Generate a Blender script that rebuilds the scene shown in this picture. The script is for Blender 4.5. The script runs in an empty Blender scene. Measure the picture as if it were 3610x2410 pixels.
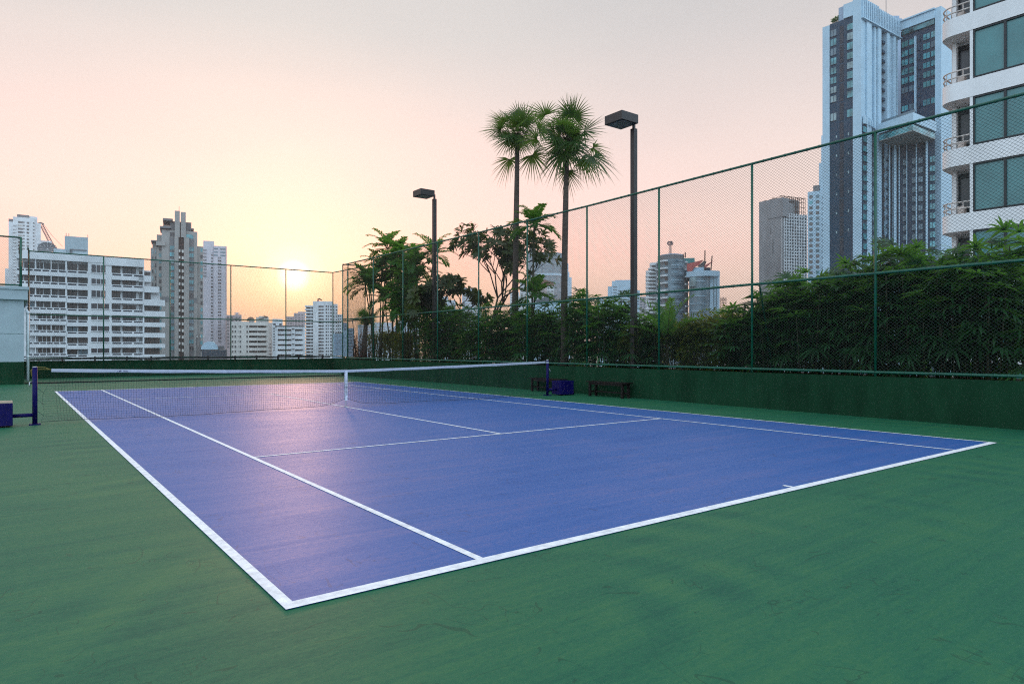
import bpy, math, random
import numpy as np
from mathutils import Vector
R_ = math.radians
rng = random.Random(7)

# ------------------------------------------------------------------ camera, sky, sun
scene = bpy.context.scene
COL = scene.collection
CAM = np.array([-6.7188, -15.6167, 1.4601]); YAW = 0.6457; FPX = 2354.2; CX = 1805.0; CY = 1228.25
cam_d = bpy.data.cameras.new('camera'); cam = bpy.data.objects.new('camera', cam_d); COL.objects.link(cam)
cam.location = CAM; cam.rotation_euler = (math.pi / 2, 0, -YAW)
cam_d.sensor_width = 36.0; cam_d.lens = FPX / 3610 * 36; cam_d.shift_y = (CY - 1205) / 3610
cam_d.clip_start = 0.1; cam_d.clip_end = 30000
scene.camera = cam
scene.cycles.use_denoising = False; scene.cycles.filter_width = 1.15
scene.view_settings.view_transform = 'Standard'; scene.view_settings.look = 'None'
scene.view_settings.exposure = 0.0; scene.view_settings.gamma = 1.0
SUN_AZ = R_(18.9); SUN_EL = R_(5.9)       # azimuth measured from +y towards +x
SUN = Vector((math.sin(SUN_AZ) * math.cos(SUN_EL), math.cos(SUN_AZ) * math.cos(SUN_EL), math.sin(SUN_EL)))

world = bpy.data.worlds.new('World'); scene.world = world; world.use_nodes = True
wn = world.node_tree.nodes; wl = world.node_tree.links
for n in list(wn): wn.remove(n)
def ramp(tree, stops, interp='LINEAR'):
    n = tree.nodes.new('ShaderNodeValToRGB'); r = n.color_ramp; r.interpolation = interp
    while len(r.elements) < len(stops): r.elements.new(0.5)
    for e, (p, c) in zip(r.elements, stops):
        e.position = p; e.color = (c[0], c[1], c[2], 1) if hasattr(c, '__len__') else (c, c, c, 1)
    return n
def mathn(tree, op, a, b=None):
    n = tree.nodes.new('ShaderNodeMath'); n.operation = op
    for i, v in enumerate((a, b)):
        if v is None: continue
        if isinstance(v, (int, float)): n.inputs[i].default_value = v
        else: tree.links.new(v, n.inputs[i])
    return n.outputs[0]
def mixc(tree, fac, a, b, blend='MIX'):
    n = tree.nodes.new('ShaderNodeMix'); n.data_type = 'RGBA'; n.blend_type = blend
    for s, v in ((n.inputs[0], fac), (n.inputs[6], a), (n.inputs[7], b)):
        if isinstance(v, (int, float)): s.default_value = v
        elif isinstance(v, tuple): s.default_value = (v[0], v[1], v[2], 1)
        else: tree.links.new(v, s)
    return n.outputs[2]
wt = world.node_tree
tc = wn.new('ShaderNodeTexCoord')
nrm = wn.new('ShaderNodeVectorMath'); nrm.operation = 'NORMALIZE'; wl.new(tc.outputs['Generated'], nrm.inputs[0])
sep = wn.new('ShaderNodeSeparateXYZ'); wl.new(nrm.outputs[0], sep.inputs[0])
dot = wn.new('ShaderNodeVectorMath'); dot.operation = 'DOT_PRODUCT'; wl.new(nrm.outputs[0], dot.inputs[0]); dot.inputs[1].default_value = SUN
theta = mathn(wt, 'MULTIPLY', mathn(wt, 'ARCCOSINE', mathn(wt, 'MINIMUM', dot.outputs['Value'], 0.99999)), 1 / math.pi)
el = mathn(wt, 'MAXIMUM', sep.outputs['Z'], 0.0)
K = 1.0
r_sun = ramp(wt, [(0, (.86, .46, .26)), (.05, (.98, .55, .34)), (.10, (1.30, .72, .52)), (.14, (1.5, .72, .59)), (.22, (1.15, .71, .64)), (.32, (.88, .70, .65)), (.42, (.72, .68, .65)), (1, (.62, .62, .66))])
r_side = ramp(wt, [(0, (.84, .65, .56)), (.07, (.86, .69, .61)), (.18, (.98, .84, .76)), (.32, (.82, .71, .68)), (.46, (.58, .57, .58)), (1, (.58, .62, .70))])
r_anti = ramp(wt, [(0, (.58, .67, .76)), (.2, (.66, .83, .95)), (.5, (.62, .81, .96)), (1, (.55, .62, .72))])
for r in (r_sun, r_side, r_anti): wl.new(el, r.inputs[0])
f1 = ramp(wt, [(0.0, 0), (.05, .10), (.16, .55), (.31, 1)]); wl.new(theta, f1.inputs[0])
f2 = ramp(wt, [(.30, 0), (.62, 1)]); wl.new(theta, f2.inputs[0])
anti = mixc(wt, 1.0, r_anti.outputs[0], (2.0, 2.05, 2.12), 'MULTIPLY')  # unseen sky opposite the sun, brightened as added fill light
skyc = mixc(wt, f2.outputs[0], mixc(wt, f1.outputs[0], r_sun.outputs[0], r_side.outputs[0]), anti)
# faint uneven high cloud in the haze
cn = wn.new('ShaderNodeTexNoise'); cn.inputs['Scale'].default_value = 2.2; cn.inputs['Detail'].default_value = 3
cm = wn.new('ShaderNodeMapping'); cm.inputs['Scale'].default_value = (1, 1, 3.5); wl.new(nrm.outputs[0], cm.inputs[0]); wl.new(cm.outputs[0], cn.inputs['Vector'])
cr = ramp(wt, [(.3, (.965, .97, .98)), (.7, (1.035, 1.03, 1.02))]); wl.new(cn.outputs['Fac'], cr.inputs[0])
skyc = mixc(wt, 1.0, skyc, cr.outputs[0], 'MULTIPLY')
# the sun's aureole and its veiled disc
gl = ramp(wt, [(0.0, (1.8, 1.5, 1.1)), (.0040, (1.5, 1.2, .80)), (.0075, (.75, .52, .26)), (.016, (.42, .28, .11)), (.03, (.22, .14, .06)), (.06, (.10, .07, .05)), (.12, (.03, .028, .025)), (.2, (0, 0, 0))]); wl.new(theta, gl.inputs[0])
skyc = mixc(wt, 1.0, skyc, gl.outputs[0], 'ADD')
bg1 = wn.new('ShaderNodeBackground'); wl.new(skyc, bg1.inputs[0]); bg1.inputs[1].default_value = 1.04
sky = wn.new('ShaderNodeTexSky'); sky.sky_type = 'NISHITA'; sky.sun_disc = False
sky.sun_elevation = SUN_EL; sky.sun_rotation = SUN_AZ; sky.dust_density = 4; sky.air_density = 1.2; sky.altitude = 30
bg2 = wn.new('ShaderNodeBackground'); wl.new(sky.outputs[0], bg2.inputs[0]); bg2.inputs[1].default_value = 0.006
add = wn.new('ShaderNodeAddShader'); wl.new(bg1.outputs[0], add.inputs[0]); wl.new(bg2.outputs[0], add.inputs[1])
wo = wn.new('ShaderNodeOutputWorld'); wl.new(add.outputs[0], wo.inputs[0])

sl = bpy.data.lights.new('sun', 'SUN'); sl.energy = 0.5; sl.angle = R_(5); sl.color = (1.0, .53, .37)
so = bpy.data.objects.new('sun', sl); COL.objects.link(so); so.location = (10, 40, 30)
so.rotation_euler = SUN.to_track_quat('Z', 'Y').to_euler()

# ------------------------------------------------------------------ materials
def mat(name, col, rough=.6, spec=.4, var=.12, scale=3.0, metal=0.0, stretch=(1, 1, 1), bump=0.0, col2=None, detail=5):
    m = bpy.data.materials.new(name); m.use_nodes = True; t = m.node_tree; b = t.nodes['Principled BSDF']
    b.inputs['Roughness'].default_value = rough; b.inputs['Specular IOR Level'].default_value = spec; b.inputs['Metallic'].default_value = metal
    c2 = col2 or tuple(max(0, c * (1 - var * 2)) for c in col)
    c1 = tuple(min(1, c * (1 + var)) for c in col)
    tx = t.nodes.new('ShaderNodeTexCoord'); mp = t.nodes.new('ShaderNodeMapping'); mp.inputs['Scale'].default_value = stretch
    t.links.new(tx.outputs['Object'], mp.inputs[0])
    no = t.nodes.new('ShaderNodeTexNoise'); no.inputs['Scale'].default_value = scale; no.inputs['Detail'].default_value = detail; no.inputs['Roughness'].default_value = .6
    t.links.new(mp.outputs[0], no.inputs['Vector'])
    r = ramp(t, [(.3, c2), (.7, c1)]); t.links.new(no.outputs['Fac'], r.inputs[0]); t.links.new(r.outputs[0], b.inputs['Base Color'])
    if bump:
        bp = t.nodes.new('ShaderNodeBump'); bp.inputs['Strength'].default_value = bump; bp.inputs['Distance'].default_value = .01
        t.links.new(no.outputs['Fac'], bp.inputs['Height']); t.links.new(bp.outputs[0], b.inputs['Normal'])
    return m
def leafmat(name, dark, light, trans=.35, scale=2.5, tcol=None, rough=.45):
    m = bpy.data.materials.new(name); m.use_nodes = True; t = m.node_tree; b = t.nodes['Principled BSDF']
    b.inputs['Roughness'].default_value = rough; b.inputs['Specular IOR Level'].default_value = .35
    tx = t.nodes.new('ShaderNodeTexCoord'); no = t.nodes.new('ShaderNodeTexNoise'); no.inputs['Scale'].default_value = scale; no.inputs['Detail'].default_value = 6
    oi = t.nodes.new('ShaderNodeObjectInfo'); ad = t.nodes.new('ShaderNodeVectorMath'); t.links.new(tx.outputs['Object'], ad.inputs[0]); t.links.new(oi.outputs['Location'], ad.inputs[1])
    t.links.new(ad.outputs[0], no.inputs['Vector'])
    r = ramp(t, [(.32, dark), (.68, light)]); t.links.new(no.outputs['Fac'], r.inputs[0]); t.links.new(r.outputs[0], b.inputs['Base Color'])
    tr = t.nodes.new('ShaderNodeBsdfTranslucent'); tr.inputs[0].default_value = (*(tcol or (light[0] * 2.6, light[1] * 2.4, light[2] * 1.2)), 1)
    mx = t.nodes.new('ShaderNodeMixShader'); mx.inputs[0].default_value = trans
    t.links.new(b.outputs[0], mx.inputs[1]); t.links.new(tr.outputs[0], mx.inputs[2]); t.links.new(mx.outputs[0], t.nodes['Material Output'].inputs[0])
    return m
def courtmat(name, base, light, dark, seed, arcs=0.0, rough=.58, spec=.28, coat=0.0):
    """worn acrylic court paint: squeegee streaks across the court, cloudy wear and thin shoe scuffs"""
    m = bpy.data.materials.new(name); m.use_nodes = True; t = m.node_tree; b = t.nodes['Principled BSDF']
    b.inputs['Specular IOR Level'].default_value = spec
    b.inputs['Coat Weight'].default_value = coat; b.inputs['Coat Roughness'].default_value = .44
    tx = t.nodes.new('ShaderNodeTexCoord')
    def noise(scale, stretch, rot=0, detail=6, dist=0.0, rg=.6):
        mp = t.nodes.new('ShaderNodeMapping'); mp.inputs['Scale'].default_value = stretch; mp.inputs['Rotation'].default_value = (0, 0, rot); mp.inputs['Location'].default_value = (seed, seed * .7, 0)
        t.links.new(tx.outputs['Object'], mp.inputs[0])
        n = t.nodes.new('ShaderNodeTexNoise'); n.inputs['Scale'].default_value = scale; n.inputs['Detail'].default_value = detail; n.inputs['Distortion'].default_value = dist; n.inputs['Roughness'].default_value = rg
        t.links.new(mp.outputs[0], n.inputs['Vector']); return n.outputs['Fac']
    streak = mathn(t, 'ADD', mathn(t, 'MULTIPLY', noise(1.0, (.28, 3.2, 1), R_(-2), 7, .3), .5), mathn(t, 'MULTIPLY', noise(2.6, (.35, 5.5, 1), R_(3), 6, .5), .5))
    if arcs:
        # broad curved sweeps left by the squeegee
        wv = t.nodes.new('ShaderNodeTexWave'); wv.wave_type = 'RINGS'; wv.rings_direction = 'SPHERICAL'
        wv.inputs['Scale'].default_value = .55; wv.inputs['Distortion'].default_value = 3.0; wv.inputs['Detail'].default_value = 4; wv.inputs['Detail Scale'].default_value = .7
        mp = t.nodes.new('ShaderNodeMapping'); mp.inputs['Location'].default_value = (4.4, 13.0, 0); t.links.new(tx.outputs['Object'], mp.inputs[0]); t.links.new(mp.outputs[0], wv.inputs['Vector'])
        km = ramp(t, [(.48, 0), (.62, 1)]); t.links.new(noise(.55, (1, 1, 1), .8, 3), km.inputs[0])
        ring = mathn(t, 'MULTIPLY', mathn(t, 'SUBTRACT', wv.outputs['Fac'], .5), km.outputs[0])
        streak = mathn(t, 'ADD', streak, mathn(t, 'MULTIPLY', ring, arcs))
    cloud = noise(.42, (1, 1, 1), 0, 5, .4)
    fine = noise(26, (.7, 1.5, 1), 0, 5, 0, .75)
    v = mathn(t, 'ADD', mathn(t, 'MULTIPLY', streak, .44), mathn(t, 'MULTIPLY', cloud, .22))
    v = mathn(t, 'ADD', v, mathn(t, 'MULTIPLY', fine, .34))
    r = ramp(t, [(.40, dark), (.49, base), (.60, light)]); t.links.new(v, r.inputs[0])
    sc = noise(.9, (1, 1.5, 1), .5, 2, 1.6); sc2 = noise(1.3, (1.6, .8, 1), -.4, 2, 1.2); mk = noise(.6, (1, 1, 1), .3, 3)
    line = mathn(t, 'LESS_THAN', mathn(t, 'ABSOLUTE', mathn(t, 'SUBTRACT', sc, .5)), .0046)
    line2 = mathn(t, 'LESS_THAN', mathn(t, 'ABSOLUTE', mathn(t, 'SUBTRACT', sc2, .47)), .0042)
    brk = mathn(t, 'GREATER_THAN', noise(2.3, (1, 1, 1), 1, 2), .54)
    msk = mathn(t, 'MULTIPLY', mathn(t, 'MULTIPLY', mathn(t, 'MAXIMUM', line, line2), brk), .42)
    c = mixc(t, msk, r.outputs[0], tuple(x * .45 for x in dark)); t.links.new(c, b.inputs['Base Color'])
    rr = ramp(t, [(.3, rough + .07), (.7, rough - .06)]); t.links.new(v, rr.inputs[0]); t.links.new(rr.outputs[0], b.inputs['Roughness'])
    bp = t.nodes.new('ShaderNodeBump'); bp.inputs['Strength'].default_value = .12; bp.inputs['Distance'].default_value = .004
    t.links.new(mathn(t, 'ADD', fine, streak), bp.inputs['Height']); t.links.new(bp.outputs[0], b.inputs['Normal'])
    return m
M = {}
M['court_green'] = courtmat('green court paint', (.010, .108, .052), (.027, .130, .052), (.003, .082, .046), 3.1, .24)
M['court_blue'] = courtmat('blue court paint', (.006, .086, .310), (.066, .104, .305), (.001, .062, .265), 9.7, spec=.66, rough=.51, coat=0)
M['line'] = mat('white line paint', (.82, .82, .84), .6, .35, .14, 14)
M['wall_green'] = mat('dark green wall paint', (.009, .042, .020), .8, .06, .16, 2.2, bump=.15, stretch=(1, 1, .3))
M['fence_green'] = mat('green enamelled steel', (.006, .085, .052), .32, .5, .15, 5)
M['mesh_green'] = mat('green coated wire', (.004, .020, .014), .5, .4, .1, 5)
M['hut_grey'] = mat('blue grey render', (.33, .40, .43), .7, .3, .07, 1.2)
M['pvc'] = mat('white plastic pipe', (.70, .76, .80), .4, .4, .05, 5)
M['black'] = mat('black rubber', (.012, .012, .014), .5, .4, .1, 5)
M['drain'] = mat('dark iron grating', (.010, .010, .010), .7, .2, .2, 20)
M['navy'] = mat('violet blue steel paint', (.004, .003, .068), .5, .12, .12, 8)
M['concrete_tan'] = mat('rough concrete', (.42, .33, .25), .8, .2, .2, 12)
M['tape'] = mat('white net tape', (.40, .42, .50), .7, .2, .06, 9)
M['strap'] = mat('white webbing', (.62, .64, .72), .7, .2, .05, 9)
M['cord'] = mat('black net cord', (.012, .012, .022), .7, .2, .1, 9)
M['gold_cord'] = mat('yellow cord', (.30, .22, .06), .6, .2, .1, 9)
M['steel'] = mat('galvanised steel', (.45, .46, .47), .35, .5, .1, 20, metal=.8)
M['wood_dark'] = mat('dark stained timber', (.009, .006, .005), .55, .25, .3, 4, stretch=(1, 12, 12))
M['lamp_bronze'] = mat('dark bronze metal', (.030, .024, .024), .45, .4, .12, 4)
M['lamp_glass'] = mat('lamp glass', (.10, .12, .14), .15, .5, .3, 9)
M['soil'] = mat('planter soil', (.035, .026, .018), .9, .1, .3, 6)
M['ground'] = mat('city ground', (.10, .105, .095), .9, .1, .3, .02)
M['podium'] = mat('podium concrete', (.30, .30, .29), .8, .2, .12, .4)
M['bark'] = mat('grey palm bark', (.105, .078, .064), .85, .15, .25, 5, stretch=(1, 1, 5), bump=.4)
M['cane'] = mat('brown green canes', (.050, .046, .026), .7, .2, .3, 8, stretch=(1, 1, 4))
M['twig'] = mat('dark plumeria bark', (.050, .040, .034), .8, .2, .25, 8)
M['leaf_palm'] = leafmat('palm leaf', (.012, .040, .012), (.040, .085, .020), .36, tcol=(.16, .28, .04))
M['leaf_rhapis'] = leafmat('lady palm leaf', (.003, .016, .007), (.034, .112, .044), .40, tcol=(.18, .40, .05), rough=.38)  # near-black noise patches put the hedge's inner shade into the leaf colour
M['leaf_areca'] = leafmat('feather palm leaf', (.012, .066, .016), (.048, .140, .030), .42, tcol=(.20, .42, .05))
M['leaf_plum'] = leafmat('plumeria leaf', (.026, .042, .012), (.056, .076, .022), .30)
M['leaf_shrub'] = leafmat('hedge leaf', (.016, .042, .010), (.055, .085, .018), .42, 1.2, tcol=(.34, .36, .04))
M['leaf_red'] = leafmat('red cordyline leaf', (.050, .012, .014), (.14, .030, .030), .25, tcol=(.30, .06, .05))
# buildings
M['white_wall'] = mat('white painted concrete', (.66, .69, .71), .75, .25, .08, .25, stretch=(1, 1, .35))
M['white_bright'] = mat('bright white wall', (.80, .81, .82), .6, .3, .06, .5, stretch=(1, 1, .3))
M['cool_white'] = mat('cool white panels', (.40, .555, .66), .55, .35, .05, .2)  # on the far towers this pale tone also stands in for haze
M['cool_grey'] = mat('cool grey panels', (.30, .40, .52), .6, .35, .06, .2)
M['slate'] = mat('slate grey cladding', (.015, .047, .084), .6, .35, .08, .15)
M['slate_dark'] = mat('dark blue grey cladding', (.011, .032, .066), .5, .4, .1, .15)
M['shade_dark'] = mat('painted recess shade', (.030, .036, .050), .6, .3, .1, .2)  # dark tone that puts the shade of slots and recesses into colour
M['beige'] = mat('warm grey render', (.31, .30, .285), .75, .25, .08, .1)
M['mid_grey'] = mat('mid grey render', (.17, .17, .175), .75, .25, .08, .1)
M['brown_dark'] = mat('dark brown recess', (.055, .046, .044), .7, .25, .15, .2)
M['lilac'] = mat('pale lilac render', (.52, .50, .54), .75, .25, .06, .1)
M['pink'] = mat('pinkish render', (.50, .42, .42), .75, .25, .06, .1)
M['cream'] = mat('cream render', (.62, .60, .56), .75, .25, .07, .15)
M['concrete'] = mat('raw stained concrete', (.30, .30, .31), .8, .2, .18, .12, stretch=(1, 1, .3))
M['rust'] = mat('rusty steel', (.11, .065, .05), .8, .2, .25, .8)
M['glass_dark'] = mat('dark window glass', (.040, .040, .048), .18, .5, .35, .35)
M['glass_brown'] = mat('brown tinted glass', (.075, .058, .055), .25, .5, .35, .3)
M['glass_teal'] = mat('teal window glass', (.085, .30, .34), .12, .6, .45, .25)
M['glass_teal_big'] = mat('teal reflective glass', (.062, .215, .225), .12, .6, .15, .5)
M['glass_pale'] = mat('pale curtain glass', (.24, .34, .36), .2, .5, .25, .3)
M['glass_haze'] = mat('grey green curtain wall', (.14, .215, .26), .25, .5, .25, .1)
M['teal_panel'] = mat('teal panel', (.05, .24, .24), .6, .3, .1, .3)
M['red_panel'] = mat('faded red canopy', (.42, .10, .09), .7, .2, .1, .3)
M['roof_tile'] = mat('brown tiled roof', (.20, .12, .09), .8, .2, .2, .4)
M['rail'] = mat('stained white rail', (.60, .52, .47), .5, .4, .2, 3)
M['frame_black'] = mat('black window frame', (.020, .022, .026), .4, .4, .1, 2)
M['curtain'] = mat('pale curtain', (.45, .44, .42), .8, .2, .1, 2)

# ------------------------------------------------------------------ mesh building helpers
class MB:
    def __init__(s): s.v = []; s.f = []; s.m = []
    def add(s, V, F, m=0):
        o = len(s.v); s.v.extend(V); s.f.extend([tuple(i + o for i in f) for f in F]); s.m.extend([m] * len(F)); return s
    def hexa(s, P, m=0):   # eight corners: bottom four, top four
        return s.add(P, [(0, 3, 2, 1), (4, 5, 6, 7), (0, 1, 5, 4), (1, 2, 6, 5), (2, 3, 7, 6), (3, 0, 4, 7)], m)
    def box(s, x0, x1, y0, y1, z0, z1, m=0):
        return s.hexa([(x0, y0, z0), (x1, y0, z0), (x1, y1, z0), (x0, y1, z0), (x0, y0, z1), (x1, y0, z1), (x1, y1, z1), (x0, y1, z1)], m)
    def fbox(s, fr, s0, s1, d0, d1, z0, z1, m=0):
        return s.hexa([fr.p(a, b, c) for a, b, c in ((s0, d0, z0), (s1, d0, z0), (s1, d1, z0), (s0, d1, z0), (s0, d0, z1), (s1, d0, z1), (s1, d1, z1), (s0, d1, z1))], m)
    def prism(s, pts, z0, z1, m=0):
        n = len(pts); V = [(x, y, z0) for x, y in pts] + [(x, y, z1) for x, y in pts]
        F = [tuple(range(n))[::-1], tuple(range(n, 2 * n))] + [(i, (i + 1) % n, n + (i + 1) % n, n + i) for i in range(n)]
        return s.add(V, F, m)
    def tube(s, pts, r, n=8, m=0, cap=True):
        pts = [np.array(p, float) for p in pts]; k = len(pts); rs = r if hasattr(r, '__len__') else [r] * k
        V = []; prev = None
        for i, p in enumerate(pts):
            t = pts[min(i + 1, k - 1)] - pts[max(i - 1, 0)]; t = t / (np.linalg.norm(t) + 1e-9)
            if prev is None:
                a = np.array([0, 0, 1.]) if abs(t[2]) < .9 else np.array([1., 0, 0])
            else: a = prev
            u = a - t * (a @ t); u /= np.linalg.norm(u) + 1e-9; prev = u; w = np.cross(t, u)
            for j in range(n):
                th = 2 * math.pi * j / n; V.append(tuple(p + rs[i] * (math.cos(th) * u + math.sin(th) * w)))
        F = [(i * n + j, i * n + (j + 1) % n, (i + 1) * n + (j + 1) % n, (i + 1) * n + j) for i in range(k - 1) for j in range(n)]
        if cap and n > 3: F += [tuple(range(n))[::-1], tuple(range((k - 1) * n, k * n))]
        return s.add(V, F, m)
    def build(s, name, mats, parent=None, smooth=False, local=False):
        if not isinstance(mats, (list, tuple)): mats = [mats]
        me = bpy.data.meshes.new(name); off = (0, 0, 0)
        if parent is not None and not local:
            q = parent; off = np.zeros(3)
            while q is not None: off = off + np.array(q.location); q = q.parent
        V = np.array(s.v, float) - np.array(off)
        me.from_pydata(V.tolist(), [], s.f)
        for mm in mats: me.materials.append(M[mm] if isinstance(mm, str) else mm)
        if len(mats) > 1: me.polygons.foreach_set('material_index', s.m)
        if smooth: me.polygons.foreach_set('use_smooth', [True] * len(s.f))
        me.update()
        o = bpy.data.objects.new(name, me); COL.objects.link(o)
        if parent is not None: o.parent = parent
        return o
def tag(o, label=None, cat=None, group=None, kind=None):
    if label: o['label'] = label
    if cat: o['category'] = cat
    if group: o['group'] = group
    if kind: o['kind'] = kind
    return o
def thing(name, label, cat, loc=(0, 0, 0), group=None):
    o = bpy.data.objects.new(name, None); COL.objects.link(o); o.location = loc; o.empty_display_size = .2
    return tag(o, label, cat, group)
def structure(name, mb, m): return tag(mb.build(name, m), kind='structure')
def copy_tree(o, parent=None):
    c = o.copy(); COL.objects.link(c); c.parent = parent
    for ch in o.children: copy_tree(ch, c)
    return c

# ------------------------------------------------------------------ picture-to-place survey helpers (source photo measured as on a theodolite)
FW = np.array([math.sin(YAW), math.cos(YAW)]); RT = np.array([math.cos(YAW), -math.sin(YAW)])
def ray(px): return FW + RT * ((px - CX) / FPX)
def at(px, depth): return CAM[:2] + ray(px) * depth
def on_x(px, X): t = (X - CAM[0]) / ray(px)[0]; return (X, CAM[1] + t * ray(px)[1], t)
class Fr:
    """a vertical facade plane through two ground points given by bearing and depth"""
    def __init__(s, pxa, da, pxb, db):
        s.P = at(pxa, da); Q = at(pxb, db); s.L = float(np.linalg.norm(Q - s.P)); s.u = (Q - s.P) / s.L
        n = np.array([s.u[1], -s.u[0]]); s.n = n if n @ (CAM[:2] - s.P) > 0 else -n
    def p(s, a, d, z): q = s.P + s.u * a + s.n * d; return (q[0], q[1], z)
    def s(s, px):
        r = ray(px); A = np.array([[r[0], -s.u[0]], [r[1], -s.u[1]]]); return float(np.linalg.solve(A, s.P - CAM[:2])[1])
    def depth(s, px): return float((s.P + s.u * s.s(px) - CAM[:2]) @ FW)
    def z(s, py, px): return CAM[2] + (CY - py) / FPX * s.depth(px)
class T:
    def __init__(s, k, ox, oy): s.k, s.ox, s.oy = k, ox, oy
    def x(s, v): return s.ox + v / s.k
    def y(s, v): return s.oy + v / s.k

# ------------------------------------------------------------------ ground, roof deck, court
CITY = -32.0
structure('city_ground', MB().add([(x, y, CITY) for x, y in ((-2590, -2590), (2590, -2590), (2590, 2590), (-2590, 2590))], [(0, 1, 2, 3)]), 'ground')
tag(MB().box(-13.5, 11.2, -26, 25.0, CITY, -.25).build('podium', 'podium'), 'pale concrete podium block that carries the tennis court', 'building')
structure('court_floor', MB().box(-13.5, 11.2, -26, 25.0, -.25, 0), 'court_green')
def sheet(name, x0, x1, y0, y1, z, m):
    return structure(name, MB().add([(x0, y0, z), (x1, y0, z), (x1, y1, z), (x0, y1, z)], [(0, 1, 2, 3)]), m)
sheet('court_surface', -5.485, 5.485, -11.885, 11.885, .004, 'court_blue')
sheet('court_line', -5.485, 5.485, -11.885, -11.785, .008, 'line')            # baselines
sheet('court_line', -5.485, 5.485, 11.785, 11.885, .008, 'line')
for a, b in ((-5.485, -5.415), (5.435, 5.485)): sheet('court_line', a, b, -11.785, 11.785, .008, 'line')
for a, b in ((-4.145, -4.085), (4.09, 4.14)): sheet('court_line', a, b, -11.785, 11.785, .008, 'line')
for y in (-6.39, 6.22): sheet('court_line', -4.085, 4.09, y - .025, y + .025, .008, 'line')
sheet('court_line', -.025, .025, -6.365, 6.195, .008, 'line')
sheet('court_line', -.165, -.115, -11.785, -11.68, .008, 'line')
sheet('court_line', -.025, .025, 11.55, 11.785, .008, 'line')
tag(MB().box(-6.2, 7.78, 18.36, 18.48, -.02, .05).build('floor_strip', 'drain'), 'long black raised strip crossing the green floor behind the far baseline', 'strip')

# ------------------------------------------------------------------ parapet walls
WT = .87
xw = lambda y: 7.80 + .024 * (min(y, .8) + 11.6) if y < .8 else 8.10 - .014 * (y - .8)
mb = MB()
ys = [-25.9, -11.6, .8, 19.24]
for a, b in zip(ys[:-1], ys[1:]):
    mb.hexa([(xw(a), a, 0), (xw(a) + .22, a, 0), (xw(b) + .22, b, 0), (xw(b), b, 0), (xw(a), a, WT), (xw(a) + .22, a, WT), (xw(b) + .22, b, WT), (xw(b), b, WT)])
tag(mb.build('parapet_wall', 'wall_green'), 'long low dark green wall with two benches in front and the palm hedge above', 'wall')
mb = MB().box(-6.4, 9.42, 24.42, 24.64, 0, WT - .02)
tag(mb.build('parapet_wall', 'wall_green'), 'low dark green wall behind the drain strip, facing the far baseline', 'wall')
mb = MB().box(9.42, 9.62, 19.24, 24.42, 0, WT)
mb.box(xw(19.24) + .22, 9.62, 19.04, 19.24, 0, WT - .003)
tag(mb.build('parapet_wall', 'wall_green'), 'short dark green wall of the recessed far corner below the fence jog', 'wall')
structure('planter_bed', MB().box(8.36, 11.0, -24, 19.0, 0, .80), 'soil')

# ------------------------------------------------------------------ chain link fences
def meshwires(L, H, ps=.085, pz=.068, r=.0024):
    mb = MB(); sl_ = pz / ps
    for fam in (1, -1):
        c = -H / sl_
        while c < L + H / sl_:
            # line: fam=1: z = (s-c)*sl ; fam=-1: z = H-(s-c)*sl
            s0, s1 = max(0, c), min(L, c + H / sl_)
            if s1 - s0 > .01:
                z0, z1 = (s0 - c) * sl_, (s1 - c) * sl_
                if fam < 0: z0, z1 = H - z0, H - z1
                d = .002 * fam
                nx, nz = -sl_, 1.0; q = math.hypot(nx, nz); nx, nz = nx / q * r * (1 if fam > 0 else -1), nz / q * r
                V = []
                for s_, z_ in ((s0, z0), (s1, z1)):
                    V += [(s_ + nx, d - r * .58, z_ + nz), (s_ - nx, d - r * .58, z_ - nz), (s_, d + r * 1.1, z_)]
                mb.add(V, [(0, 1, 4, 3), (1, 2, 5, 4), (2, 0, 3, 5)])
            c += ps
    return mb
_mcache = {}
def mesh_panel(parent, a, b, z0, z1):
    a = np.array(a, float); b = np.array(b, float); L = float(np.linalg.norm(b - a)); key = (round(L, 2), round(z1 - z0, 2))
    if key not in _mcache:
        o = meshwires(key[0], key[1]).build('mesh_panel', 'mesh_green'); _mcache[key] = o.data
    else:
        o = bpy.data.objects.new('mesh_panel', _mcache[key]); COL.objects.link(o)
    o.parent = parent
    o.location = (a[0] - parent.location[0], a[1] - parent.location[1], z0 - parent.location[2]); o.rotation_euler = (0, 0, math.atan2(b[1] - a[1], b[0] - a[0]))
def rail(parent, name, pts, r=.031, ties=None):
    mb = MB(); mb.tube(pts, r, 8)
    # the tie wires that lash the mesh to the rail
    for a, b in zip(pts[:-1], pts[1:]):
        a = np.array(a); b = np.array(b); L = np.linalg.norm(b - a); n = int(L / .28)
        for i in range(1, n):
            p = a + (b - a) * (i + rng.uniform(-.2, .2)) / n; t = (b - a) / L * .012
            mb.tube([p - t, p + t], r * 1.22, 6)
    return mb.build(name, 'fence_green', parent, True)
ZT, ZM, ZB = 6.04, 3.05, .96
fx = lambda y: xw(y) + .07
right = thing('chain_link_fence', 'tall green chain link fence standing on the long wall in front of the palms', 'fence', (8.05, 3.2, WT))
py_ = [19.24, 18.55, 15.5, 12.4, 9.32, 6.23, 3.19, .106, -2.94, -5.97, -8.955, -12.0, -15.05, -18.1]
for y in py_:
    MB().tube([(fx(y), y, WT - .03), (fx(y), y, ZT)], .030, 8).build('post', 'fence_green', right, True)
for nm, z in (('top_rail', ZT), ('mid_rail', ZM), ('bottom_rail', ZB)):
    rail(right, nm, [(fx(y), y, z) for y in py_])
for a, b in zip(py_[:-1], py_[1:]): mesh_panel(right, (fx(a), a), (fx(b), b), ZB, ZT)
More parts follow.
